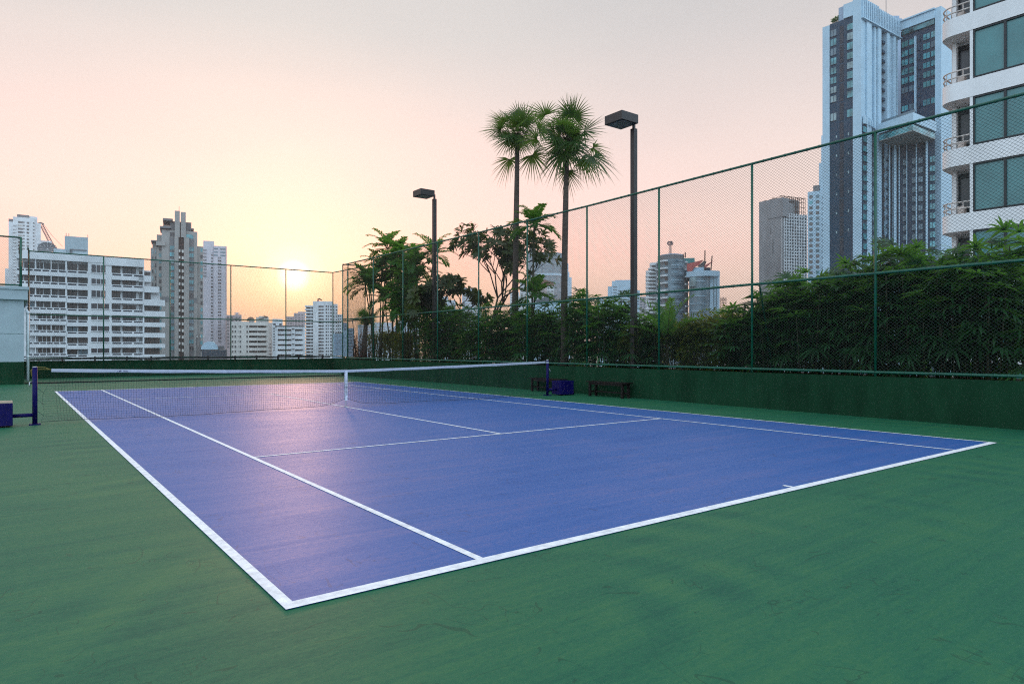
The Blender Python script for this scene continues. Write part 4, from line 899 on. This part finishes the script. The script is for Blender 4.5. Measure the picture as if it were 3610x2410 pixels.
MB().fbox(b.fr, b.S(1765), b.S(1805), -6, -3, b.Zz(172, 1880), b.Zz(135, 1880)).build('cab', 'red_panel', cr); MB().tube([b.fr.p(b.S(1770), -4.5, b.Zz(125, 1880)), b.fr.p(b.S(1805), -4.5, b.Zz(110, 1880)), b.fr.p(b.S(1850), -4.5, b.Zz(138, 1880))], .35, 5).build('arm', 'rust', cr)
b = Bld('mid_rise_block', 'bluish white block with louvred front right of the round white tower', ZT_, 2055, 290, 2400, None)
mb = MB(); b.box(mb, 2062, 2240, 755, None, 2150, -12, 0); b.box(mb, 2240, 2330, 700, None, 2280, -12, -1); mb.build('wall', 'cool_white', b.root); b.part('roof', 2090, 2236, 738, 756, 2150, -12, .4, 'mid_grey')
mb = MB()
for k in range(20): b.box(mb, 2080 + k * 8, 2083 + k * 8, 780, 1260, 2150, .02, .15)
mb.build('louver', 'cool_grey', b.root); b.wins([(2120, 2150), (2180, 2215)], rows(800, 58, 8, 26), 2150, 'glass_haze', None, .05)
# --- hazy blocks seen behind the far palms
b = Bld('mid_rise_block', 'grey block with curved terraces seen through the fence jog', Z4, -40, 380, 130, None)
mb = MB(); b.box(mb, -20, 60, 880, None, 20, -14, 0); b.box(mb, 55, 128, 930, None, 90, -14, -.5); mb.build('wall', 'cool_grey', b.root); b.wins([(0, 22), (34, 54)], rows(905, 28, 10, 13), 20, 'glass_haze', None, 0); b.wins([(70, 110)], rows(950, 28, 8, 12), 90, 'glass_haze', None, -.5)
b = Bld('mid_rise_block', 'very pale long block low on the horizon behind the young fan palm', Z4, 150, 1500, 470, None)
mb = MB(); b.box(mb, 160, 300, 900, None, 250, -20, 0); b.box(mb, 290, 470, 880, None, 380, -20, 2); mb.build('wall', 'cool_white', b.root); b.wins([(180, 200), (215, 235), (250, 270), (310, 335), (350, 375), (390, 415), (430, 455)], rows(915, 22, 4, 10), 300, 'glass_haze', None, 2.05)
b = Bld('pyramid_building', 'pale block with a lattice pyramid roof seen between the far palm stems', Z4, 470, 900, 665, None)
b.part('wall', 478, 655, 938, None, 560, -40, 0, 'cool_white')
mb = MB(); S0, S1 = b.S(478), b.S(655); ap = b.fr.p((S0 + S1) / 2, -20, b.Zz(828, 535)); zb = b.Zz(936, 560); C4 = [b.fr.p(S0, 0, zb), b.fr.p(S1, 0, zb), b.fr.p(S1, -40, zb), b.fr.p(S0, -40, zb)]
mb.add(C4 + [ap], [(0, 1, 4), (1, 2, 4), (2, 3, 4), (3, 0, 4), (3, 2, 1, 0)]); rf = mb.build('roof', 'glass_haze', b.root)
mb = MB()
for j in range(1, 8):
    f = j / 8; q = [np.array(c) * (1 - f) + np.array(ap) * f for c in C4]; mb.tube([q[3], q[0], q[1], q[2]], .35, 4)
for j in range(9): g = np.array(C4[0]) * (1 - j / 8) + np.array(C4[1]) * j / 8; mb.tube([g, ap], .25, 4)
mb.build('roof_rib', 'cool_white', rf)
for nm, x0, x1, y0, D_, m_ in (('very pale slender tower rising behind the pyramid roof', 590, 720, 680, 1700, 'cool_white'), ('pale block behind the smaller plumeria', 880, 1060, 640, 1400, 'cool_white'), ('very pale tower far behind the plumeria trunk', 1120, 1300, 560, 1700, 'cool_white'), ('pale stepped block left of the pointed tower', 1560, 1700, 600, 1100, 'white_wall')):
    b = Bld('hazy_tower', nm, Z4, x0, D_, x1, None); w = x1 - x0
    mb = MB(); b.box(mb, x0, x0 + w * .62, y0, None, x0, -25, 0); b.box(mb, x0 + w * .6, x1, y0 + 32, None, x1, -25, -2); mb.build('wall', m_, b.root)  # pale wall colour carries part of the distance haze
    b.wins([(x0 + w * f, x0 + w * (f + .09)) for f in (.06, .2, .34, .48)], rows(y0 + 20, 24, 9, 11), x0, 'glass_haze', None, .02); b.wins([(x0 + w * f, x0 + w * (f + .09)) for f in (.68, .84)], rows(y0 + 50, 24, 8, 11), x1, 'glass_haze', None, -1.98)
# --- pointed tower between the tall palms
b = Bld('office_tower', 'hazy grey tower with a pointed wedge top between the two tall fan palms', ZD, 190, 1450, 1100, None)
def polyprism(pts, ref, d0, d1):
    P = [b.fr.p(b.S(x), d, b.Zz(y, ref) if y is not None else CITY) for d in (d0, d1) for x, y in pts]; n = len(pts)
    return MB().add(P, [tuple(range(n)), tuple(range(n, 2 * n))[::-1]] + [(i, n + i, n + (i + 1) % n, (i + 1) % n) for i in range(n)])
polyprism([(195, None), (195, 350), (240, 240), (330, 95), (362, 160), (410, 275), (560, 268), (760, 272), (880, 292), (1004, 330), (1004, None)], 500, -40, 0).build('wall', 'glass_haze', b.root)
polyprism([(410, 700), (560, 690), (760, 690), (1000, 720), (1000, 760), (760, 730), (560, 730), (410, 745)], 500, 0, 1.5).build('facade_band', 'cool_white', b.root)
mb = MB(); b.box(mb, 1004, 1030, 495, None, 1010, -30, -1); b.box(mb, 1030, 1050, 660, None, 1040, -30, -2); b.box(mb, 1050, 1095, 765, None, 1070, -30, -3); mb.build('side_wing', 'cool_white', b.root)
b.wins([(x, x + 26) for x in range(230, 980, 75)], rows(420, 62, 8, 30), 500, 'glass_pale', None, .1)
b = Bld('mid_rise_block', 'pale block with a brown curved roof in front of the pointed tower', ZD, 300, 520, 760, None)
mb = MB(); b.box(mb, 320, 745, 940, None, 600, -20, 0); b.box(mb, 70, 330, 860, None, 250, -20, -2); mb.build('wall', 'white_wall', b.root)
polyprism([(245, 930), (245, 860), (430, 800), (560, 815), (680, 850), (745, 900), (745, 938)], 600, -18, .6).build('roof', 'roof_tile', b.root)
b.part('facade_panel', 396, 604, 945, 1140, 600, .02, .4, 'pink'); b.wins([(622, 660), (675, 735)], rows(972, 62, 5, 24), 650, 'mid_grey', None, .02); b.wins([(90, 130), (170, 210), (250, 290)], rows(900, 62, 5, 26), 250, 'mid_grey', None, -1.98)
b = Bld('low_building', 'low pale blue roofed hall with a big dish behind the palms', ZD, 560, 150, 920, None)
b.part('wall', 300, 1000, 1262, None, 700, -12, 0, 'cool_white'); dish(b, 570, 1255, 570, 2.9, -4)
# --- blocks right of the tall palms
b = Bld('office_block', 'pale stepped office block left of the nearer floodlight column', Z5, 370, 620, 670, None)
mb = MB(); b.box(mb, 410, 592, 495, None, 500, -25, 0); b.box(mb, 372, 412, 545, None, 390, -22, -2); b.box(mb, 590, 668, 582, None, 630, -22, -1); b.box(mb, 285, 372, 660, None, 330, -20, -3); mb.build('wall', 'cool_white', b.root)
b.part('roof_screen', 440, 592, 486, 516, 500, -20, -2, 'cool_grey'); b.wins([(468, 590)], rows(583, 26, 6, 12), 500, 'glass_haze', None, .02); b.wins([(420, 455)], rows(545, 26, 7, 12), 500, 'glass_haze', None, .02); b.wins([(600, 622), (634, 660)], rows(600, 26, 5, 12), 630, 'glass_haze', None, -.98)
b = Bld('office_block', 'low lilac grey block right of the nearer floodlight column', Z5, 660, 420, 730, None)
b.part('wall', 664, 728, 640, None, 690, -20, 0, 'lilac'); b.wins([(672, 690), (702, 720)], rows(660, 24, 5, 10), 690, 'glass_haze', None, .02)
# curved tower with red and teal roof
b = Bld('office_tower', 'curved grey office tower with stacked terraces and a floodlight mast on its roof', ZC, 365, 385, 1200, None)
def arcprism(x0, x1, y0, y1, ref, bul, back, grow=0.0):
    s0, s1 = b.S(x0), b.S(x1); pts = [(s0 + (s1 - s0) * k / 16, grow + bul * (1 - ((k - 8) / 8) ** 2)) for k in range(17)] + [(s1, back), (s0, back)]
    return MB().prism([b.fr.p(a, d, 0)[:2] for a, d in pts][::-1], CITY if y1 is None else b.Zz(y1, ref), b.Zz(y0, ref))
arcprism(600, 1180, 520, None, 860, 9, -22).build('wall', 'glass_haze', b.root); arcprism(620, 1110, 430, 519, 860, 7, -18).build('penthouse', 'mid_grey', b.root); arcprism(670, 1090, 408, 429, 860, 5, -14).build('roof', 'cool_grey', b.root)
arcprism(400, 620, 700, None, 500, 2, -20).build('wing', 'white_wall', b.root); arcprism(470, 620, 560, 699, 520, 2, -18).build('wing', 'white_wall', b.root)
for k, y in enumerate(range(535, 1500, 134)):
    arcprism(596, 920, y, y + 28, 800, 8.2, -2, 1.0).build('terrace', 'white_wall', b.root); arcprism(1080, 1190, y + 8, y + 34, 1130, 2, -2, 1.6).build('terrace', 'white_wall', b.root)
    arcprism(690, 920, y + 36, y + 98, 800, 7.2, -2, 1.2).build('loggia', 'glass_dark', b.root)
for y in range(590, 1500, 67): arcprism(395 + max(0, (760 - y)) * .45, 606, y, y + 22, 500, 2, -2, .8).build('terrace', 'white_wall', b.root)
for y in range(612, 1500, 67): arcprism(420 + max(0, (760 - y)) * .45, 606, y + 4, y + 36, 500, 2, -2, .3).build('loggia', 'mid_grey', b.root)
for y in range(560, 1500, 67): arcprism(640, 1170, y, y + 8, 860, 9.0, -2, .12).build('floor_line', 'cool_white' if (y // 67) % 2 else 'slate', b.root)
ms = thing('floodlight_mast', 'lattice floodlight mast on the roof of the curved office tower', 'mast', b.fr.p(b.S(852), -6, b.Zz(408, 852)))
mb = MB(); lattice(mb, b.fr.p(b.S(852), -6, b.Zz(408, 852)), b.fr.p(b.S(852), -6, b.Zz(205, 852)), .6, 12, .09); mb.build('lattice', 'mid_grey', ms)
mb = MB()
for j, w in enumerate((38, 50, 50, 34)):
    y = 200 - j * 19
    for k in range(5): x = 852 - w + k * w / 2; b.box(mb, x - 8, x + 8, y - 13, y, 852, -6.6, -5.4)
    mb.tube([b.fr.p(b.S(852 - w), -6, b.Zz(y + 1, 852)), b.fr.p(b.S(852 + w), -6, b.Zz(y + 1, 852))], .12, 4)
mb.tube([b.fr.p(b.S(852), -6, b.Zz(205, 852)), b.fr.p(b.S(852), -6, b.Zz(130, 852))], .2, 4); mb.build('floodlight_cluster', 'slate', ms)
b2 = b
b = Bld('office_tower', 'glass fronted tower with white corner strips under the red roof canopy', ZC, 1150, 372, 1765, None)
arcprism(1200, 1600, 740, None, 1400, 4, -24).build('glass_wall', 'glass_haze', b.root); arcprism(1150, 1765, 714, 812, 1500, 4.6, -24, .3).build('parapet', 'cool_white', b.root)
mb = MB(); b.box(mb, 1580, 1762, 800, None, 1700, -24, .6); mb.build('corner', 'cool_white', b.root)
for x in (1640, 1690): b.part('glass_strip', x, x + 22, 830, None, 1700, .62, .8, 'glass_haze')
for y in range(900, 1560, 137): arcprism(1195, 1585, y, y + 9, 1400, 4.3, -2, .15).build('floor_line', 'cool_white', b.root)
arcprism(1210, 1375, 830, 1000, 1300, 2.6, -1, 1.9).build('painted_reflection', 'glass_pale', b.root)  # pale patch puts a bright reflection into the glass front's colour
b.part('roof_block', 1255, 1480, 625, 715, 1400, -18, -3, 'cool_white'); b.part('roof_block', 1490, 1590, 628, 715, 1500, -16, -4, 'slate'); b.part('teal_box', 1090, 1296, 442, 545, 1200, -18, -6, 'teal_panel')
polyprism([(1156, 562), (1455, 503), (1380, 590), (1290, 632), (1240, 732), (1156, 690)], 1300, -3, -1.5).build('canopy', 'red_panel', b.root); polyprism([(1480, 600), (1640, 512), (1560, 590), (1500, 640)], 1550, -3.2, -1.6).build('canopy', 'red_panel', b.root); polyprism([(1350, 610), (1470, 505), (1520, 520), (1480, 625)], 1450, -4.5, -3.1).build('canopy', 'mid_grey', b.root)
for x, y0, y1, lean in ((1492, 315, 715, -6), (1624, 418, 705, -24), (1126, 350, 445, 0), (1090, 385, 445, -4)): MB().tube([b.fr.p(b.S(x), -2.2, b.Zz(y0, x)), b.fr.p(b.S(x + lean), -2.2, b.Zz(y1, x))], .32, 6).build('roof_pole', 'rust', b.root)
b = Bld('lattice_mast', 'tiny lattice pylon on the horizon right of the glass fronted tower', ZC, 1828, 700, 1834, None, 'mast')
mb = MB(); lattice(mb, b.fr.p(b.S(1830), 0, CITY), b.fr.p(b.S(1830), 0, b.Zz(1185, 1830)), 2.6, 16, .25)
for y, w in ((1215, 45), (1245, 60), (1290, 40)): mb.tube([b.fr.p(b.S(1830 - w), 0, b.Zz(y, 1830)), b.fr.p(b.S(1830 + w), 0, b.Zz(y, 1830))], .3, 4)
mb.build('lattice', 'rust', b.root)
# --- raw concrete tower
b = Bld('concrete_tower', 'raw concrete tower with a gridded front and a rusty frame crown', Z6, -58, 341, 138, 330)
mb = MB(); b.box(mb, -58, 138, 10, None, 40, -14, 0); b.box(mb, 20, 150, 40, 160, 100, -12, .3); b.box(mb, -78, -56, 478, None, -60, -12, -2); mb.build('wall', 'concrete', b.root)
for x, y0, y1 in ((58, 350, 470), (40, 250, 300)): b.part('stain_pipe', x, x + 5, y0, y1, 40, .02, .2, 'mid_grey')
b = Bld('', '', Z6, 136, 330, 352, 335, root=b.root)
b.part('wall', 136, 352, 132, None, 250, -14, -1.2, 'concrete')
mb = MB()
for k in range(11): x = 138 + k * 21.4; b.box(mb, x - 2.2, x + 2.2, 128, None, 250, -1.2, -.2)
for y in range(150, 1000, 27): b.box(mb, 137, 352, y, y + 6, 250, -1.2, -.35)
mb.build('sun_grid', 'white_wall', b.root); b.part('glazing', 138, 352, 140, None, 250, -1.21, -1.1, 'slate')
mb = MB(); XS = [156 + k * 16.4 for k in range(13)]
for d in (-1.5, -7, -13):
    for x in XS: mb.tube([b.fr.p(b.S(x), d, b.Zz(135, 250)), b.fr.p(b.S(x), d, b.Zz(-22 + (8 if x > 250 else 0), 250))], .16, 4)
    for y in (-20, 20, 60, 100): mb.tube([b.fr.p(b.S(136), d, b.Zz(y, 250)), b.fr.p(b.S(353), d, b.Zz(y + 6, 250))], .14, 4)
for x in XS[::2]: mb.tube([b.fr.p(b.S(x), -1.5, b.Zz(-18, 250)), b.fr.p(b.S(x), -13, b.Zz(-18, 250))], .14, 4)
mb.build('steel_frame', 'rust', b.root)
b = Bld('apartment_tower', 'pale blue white tower with square windows between the concrete tower and the slate tower', Z6, 352, 380, 500, None)
mb = MB(); b.box(mb, 355, 500, -62, None, 420, -25, 0); b.box(mb, 452, 500, -312, -60, 480, -22, -2); b.box(mb, 472, 500, -550, -310, 490, -20, -3); mb.build('wall', 'cool_white', b.root); b.part('roof_slab', 402, 462, -118, -62, 420, -20, -2, 'mid_grey')
b.wins([(369, 398), (425, 455)], rows(-30, 46, 16, 28), 420, 'mid_grey', None, 0, alt=['glass_haze', 'glass_teal']); b.wins([(476, 496)], rows(-20, 46, 15, 24), 490, 'slate', None, .02)

# --- the slate and white twin tower with the sky terrace
rt = thing('high_rise_tower', 'slate and white high rise with vertical fins and a projecting sky terrace', 'building', (*at(ZA.x(690), 225), CITY))
bl = Bld('', '', ZA, 155, 234.6, 690, 225, root=rt)           # left face
brt = Bld('', '', ZA, 690, 225, 1230, 240.5, root=rt)          # right face
bw = Bld('', '', ZA, 1228, 241, 1715, 231.5, root=rt)          # wing beyond
mb = MB(); bl.box(mb, 250, 577, 335, None, 250, -24, -.4); mb.build('slate_wall', 'slate', rt)
bl.part('white_strip', 155, 251, 384, None, 155, -22, 0, 'cool_white')
mb = MB(); bl.box(mb, 577, 690, -60, None, 690, -10, .15); bl.box(mb, 446, 577, 70, 262, 446, -12, .1); mb.build('white_pier', 'cool_white', rt)
for y in range(355, 3900, 266): bl.part('recess', 388, 440, y, y + 242, 415, -.42, -.3, 'shade_dark')  # flat dark panels, the recess shade is only in their colour
bl.wins([(262, 340)], [(410, 500), (538, 630), (668, 762), (800, 890), (935, 1022), (1068, 1155), (1200, 1285), (1325, 1412), (1565, 1668)], 300, 'glass_teal', 'slate_dark', -.38, alt=['glass_pale', 'glass_haze'])
bl.wins([(490, 572)], [(325, 410), (450, 548), (585, 680), (722, 810), (855, 945), (985, 1082), (1120, 1215), (1255, 1345), (1508, 1612)], 530, 'glass_teal', 'slate_dark', -.38, alt=['glass_pale', 'glass_teal_big'])
bl.wins([(335, 352)], rows(1870, 265, 6, 34), 340, 'glass_pale', None, -.38); bl.wins([(500, 517)], rows(1830, 265, 6, 40), 510, 'glass_pale', None, -.38)
pl_ = MB()
for k in range(16):
    x = 262 + k * 12; q = np.array(bl.fr.p(bl.S(x), -2, bl.Zz(335, 250) + .3 + k * .02)); pl_.tube([q, q + Z * 1.2], .1, 4)
    for j in range(14):
        d = unit((rng.uniform(-1, 1), rng.uniform(-1, 1), rng.uniform(-.2, 1))); Leaves.blade(pl_, q + Z * rng.uniform(.7, 2.0), d, Z, rng.uniform(.7, 1.1), .22, .3)
pl_.build('roof_planting', 'leaf_rhapis', rt)
brt.part('dark_wall', 690, 1218, 250, None, 700, -11, -2.2, 'slate_dark')
mb = MB(); brt.box(mb, 697, 918, -20, 246, 700, -8, -.6); brt.box(mb, 926, 1214, -20, 246, 700, -8, -.8); lw = mb.build('screen_back', 'cool_grey', rt)
mb = MB()
for k in range(9): x = 703 + k * 26; brt.box(mb, x, x + 9, -28, 246, 700, -.6, .5)
for k in range(13): x = 932 + k * 22.5; brt.box(mb, x, x + 8, -5, 246, 700, -.6, .5)
mb.build('louver', 'cool_white', rt); brt.part('screen_edge', 692, 1232, 244, 256, 700, -8, .7, 'cool_white')
for x0, x1 in ((765, 828), (890, 916), (921, 962), (1044, 1078), (1108, 1124), (1131, 1166), (1198, 1214)): brt.part('fin', x0, x1, 262, None, 700, -2.2, .2 if x1 - x0 > 30 else -.4, 'cool_white')
brt.wins([(836, 884)], rows(395, 133, 26, 78), 860, 'glass_teal', 'slate_dark', -2.15, alt=['glass_dark', 'glass_haze']); brt.wins([(966, 994)], rows(440, 133, 8, 80), 980, 'glass_teal', None, -2.15, alt=['glass_dark'])
for y in range(560, 1500, 132): brt.part('balcony', 1006, 1052, y, y + 36, 1030, -2.2, -.5, 'slate')
for y in range(395, 1700, 133): brt.part('balcony', 700, 738, y, y + 30, 720, -2.2, -.9, 'slate')
pb = Bld('', '', ZA, 1088, 262, 1318, 262, root=rt); mb = MB(); pb.box(mb, 1060, 1316, 205, None, 1200, -14, -3); pb.box(mb, 1090, 1300, 150, 210, 1200, -12, -4); mb.build('lift_tower', 'cool_grey', rt)
MB().tube([pb.fr.p(pb.S(1113), -4, pb.Zz(150, 1200)), pb.fr.p(pb.S(1113), -4, pb.Zz(-80, 1200))], .12, 4).build('aerial', 'mid_grey', rt)
mb = MB(); bw.box(mb, 1228, 1716, 430, None, 1255, -20, -.5); mb.build('dark_wall', 'slate_dark', rt)
bw.part('parapet', 1238, 1718, 315, 428, 1240, -20, .6, 'cool_white'); bw.part('cornice', 1236, 1722, 300, 318, 1240, -20, 1.2, 'cool_white'); bw.part('glass_band', 1255, 1702, 432, 492, 1255, -.5, .1, 'glass_teal')
bw.part('corner_pier', 1716, 1800, 300, None, 1240, -20, .3, 'cool_white'); bw.part('fin', 1432, 1450, 560, None, 1285, -.5, .5, 'cool_white')
for y0, y1 in rows(560, 128, 8, 80): bw.part('air_conditioner', 1478, 1502, y0, y1, 1285, -.5, .1, 'slate')
bw.wins([(1242, 1326), (1348, 1426)], [(570, 650), (700, 780), (825, 905), (952, 1032), (1075, 1160), (1210, 1285), (1460, 1535)], 1285, 'glass_teal', 'slate_dark', -.48, alt=['glass_haze', 'glass_teal_big'])
bw.wins([(1540, 1630), (1650, 1708)], [(570, 650), (700, 780), (830, 905), (960, 1032), (1085, 1160), (1215, 1290), (1455, 1535)], 1285, 'glass_teal', 'slate_dark', -.48, alt=['glass_haze', 'glass_teal_big'])
# sky terrace
bt = Bld('', '', ZBB, 930, 228, 1410, 216.5, root=rt); bs = Bld('', '', ZBB, 1410, 216.5, 1712, 225.3, root=rt)
def slab(y0, y1, m, name, inset=0.0):
    z1, z0 = bt.Zz(y0, 1410), bt.Zz(y1, 1410); A = np.array(bt.fr.p(bt.S(925) , -inset, 0)[:2]); B = bt.fr.P + bt.fr.u * (bt.fr.L - inset) - bt.fr.n * inset; Cc = np.array(bs.fr.p(bs.fr.L + 1, -inset, 0)[:2]); Dd = A + (Cc - B)
    return MB().prism([tuple(A), tuple(B), tuple(Cc), tuple(Dd)], z0, z1).build(name, m, rt)
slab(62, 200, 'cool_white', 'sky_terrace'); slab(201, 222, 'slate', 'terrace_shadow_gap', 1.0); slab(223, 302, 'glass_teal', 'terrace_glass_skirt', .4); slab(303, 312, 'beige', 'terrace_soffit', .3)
bt.part('terrace_rail', 935, 1400, 10, 61, 1410, -1.2, -1.1, 'glass_haze')
mb = MB(); c0 = np.array(bt.fr.p(bt.S(1150), -7, 0)); zc = bt.Zz(120, 1150)
mb.tube([c0 + np.array([*(bt.fr.u * (2.4 * math.cos(a))), 0]) + Z * (zc + 2.9 * math.sin(a)) for a in np.linspace(-.15, math.pi + .15, 18)], .55, 6); mb.build('terrace_arch', 'slate', rt)
bq = Bld('', '', ZBB, 950, 235, 1716, 226.5, root=rt)
bq.part('dark_wall', 970, 1712, 330, None, 1300, -14, -1.5, 'slate_dark'); bq.part('white_pier', 918, 976, 380, None, 940, -14, .3, 'cool_white')
for x0, x1 in ((1072, 1092), (1124, 1134), (1142, 1178), (1208, 1222), (1314, 1326), (1444, 1462), (1582, 1612)): bq.part('fin', x0, x1, 400, None, 1300, -1.5, .3 if x1 - x0 > 18 else -.5, 'cool_white')
bq.wins([(1000, 1030)], rows(690, 132, 13, 70), 1015, 'glass_dark', None, -1.45, alt=['glass_teal']); bq.wins([(1268, 1310), (1395, 1442), (1482, 1540)], rows(690, 131, 13, 76), 1400, 'glass_haze', 'slate_dark', -1.45, alt=['glass_teal', 'glass_dark']); bq.wins([(1640, 1714)], rows(655, 131, 13, 80), 1680, 'glass_teal', 'slate_dark', -1.45, alt=['glass_teal_big'])
for y in range(690, 2400, 132): bq.part('balcony', 1036, 1070, y, y + 40, 1050, -1.5, .2, 'slate')
bz = Bld('', '', ZBB, 700, 225.3, 930, 233, root=rt); bz.part('dark_wall', 704, 880, 250, None, 780, -6, .2, 'slate_dark'); bz.wins([(710, 768)], rows(268, 134, 17, 80), 740, 'glass_teal', 'slate', .25, alt=['glass_pale', 'curtain']); bz.wins([(835, 866)], rows(290, 134, 16, 70), 850, 'glass_haze', None, .25)
for x in (706, 728, 772, 800): bz.part('fin', x, x + 18, 110 + (x % 3) * 20, 240, 740, .2, .9, 'cool_white')

# --- near white building with curved balconies
rn = thing('apartment_building', 'near white apartment building with curved railed balconies and big teal windows', 'building', (*at(Z8.x(430), 31.5), CITY))
b = Bld('', '', Z8, 455, 31.4, 804, 29.9, root=rn)
S = b.S; sR = S(804) + 6.5
zb_ = [b.Zz(535 + 462 * k, 455) for k in range(-2, 6)]         # window sill heights, from the top down
H_ = zb_[0] - zb_[1]; hw_ = H_ * 330 / 462
nf_ = int((zb_[0] - CITY) / H_) + 2
MB().fbox(b.fr, S(236), sR, -9, -1.35, CITY, zb_[0] + H_ * .9).build('wall', 'white_bright', rn)
sL = S(213); s448 = S(449); Rr_ = .62
def outline(e):
    P = [(sR, e), (sL + Rr_, e)]
    for k in range(1, 9): a = math.pi / 2 * k / 8; P.append((sL + Rr_ - (Rr_ + e) * math.sin(a), -Rr_ + (Rr_ + e) * math.cos(a)))
    return P + [(sL - e, -1.9)]
for k in range(0, 8):
    z1 = zb_[0] - H_ * k - .04; z0 = zb_[0] - H_ * k - (H_ - hw_) + .02
    P = outline(0.0) + [(sR, -1.9)]
    o = MB().prism([b.fr.p(a, d, 0)[:2] for a, d in P], z0, z1).build('balcony_band', 'white_bright', rn)
    zs = z1 + .04
    # room wall behind the loggia and the pier beside the windows
    MB().fbox(b.fr, S(428), s448, -1.35, -.02, zs - .04, zs + hw_ + .04).build('pier', 'white_bright', rn)
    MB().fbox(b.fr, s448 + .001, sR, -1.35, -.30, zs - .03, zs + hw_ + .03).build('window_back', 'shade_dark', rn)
    # windows
    edges = [S(453), S(672), S(888), S(1100), S(1310), S(1520), S(1740), S(1960), S(2180)]
    edges = [e for e in edges if e < sR]
    for a, e in zip(edges[:-1], edges[1:]):
        w = MB(); w.fbox(b.fr, a + .05, e - .05, -.16, -.12, zs + .06, zs + hw_ - .06)
        g = w.build('window', 'glass_teal_big', rn)
        f = MB(); f.fbox(b.fr, a, a + .05, -.2, -.04, zs, zs + hw_); f.fbox(b.fr, e - .05, e, -.2, -.04, zs, zs + hw_); f.fbox(b.fr, a + .05, e - .05, -.2, -.04, zs, zs + .06); f.fbox(b.fr, a + .05, e - .05, -.2, -.04, zs + hw_ - .06, zs + hw_); f.build('window_frame', 'frame_black', g)
    # loggia: door, jamb strips, air conditioner, rails
    dr = MB().fbox(b.fr, S(296), S(424), -1.33, -1.28, zs + .05, zs + hw_ - .20).build('balcony_door', 'glass_dark', rn)
    f = MB(); f.fbox(b.fr, S(290), S(296), -1.34, -1.2, zs, zs + hw_ - .14); f.fbox(b.fr, S(360), S(363), -1.28, -1.24, zs + .05, zs + hw_ - .2); f.fbox(b.fr, S(296), S(424), -1.34, -1.22, zs + hw_ - .36, zs + hw_ - .14); f.build('door_frame', 'frame_black', dr)
    MB().fbox(b.fr, S(262), S(288), -1.3, -.95, zs, zs + hw_).build('loggia_column', 'white_bright', rn)
    MB().fbox(b.fr, S(306), S(352), -1.1, -.75, zs + .02, zs + .46).build('air_conditioner', 'rail', rn)
    for hh in (.22, .52):
        MB().tube([b.fr.p(a, d, zs + hh) for a, d in [(S(430), -.05)] + outline(-.05)[1:]], .034, 8).build('rail', 'rail', rn, True)
    mb = MB()
    for a, d in [(S(380), -.05), (S(300), -.05), outline(-.05)[4], outline(-.05)[-2]]: mb.tube([b.fr.p(a, d, zs - .05), b.fr.p(a, d, zs + .52)], .02, 6)
    mb.build('rail_post', 'rail', rn, True)

# ------------------------------------------------------------------ the hazy air over the city
hz = bpy.data.materials.new('haze'); hz.use_nodes = True; ht = hz.node_tree
for n in list(ht.nodes): ht.nodes.remove(n)
pv = ht.nodes.new('ShaderNodeVolumePrincipled'); pv.inputs['Color'].default_value = (1.0, .95, .92, 1); pv.inputs['Density'].default_value = .00022; pv.inputs['Anisotropy'].default_value = .45
ho_ = ht.nodes.new('ShaderNodeOutputMaterial'); ht.links.new(pv.outputs[0], ho_.inputs['Volume'])
M['haze'] = hz
tag(MB().box(-2600, 2600, -2600, 2600, CITY - 1, 118).build('haze', 'haze'), kind='stuff')
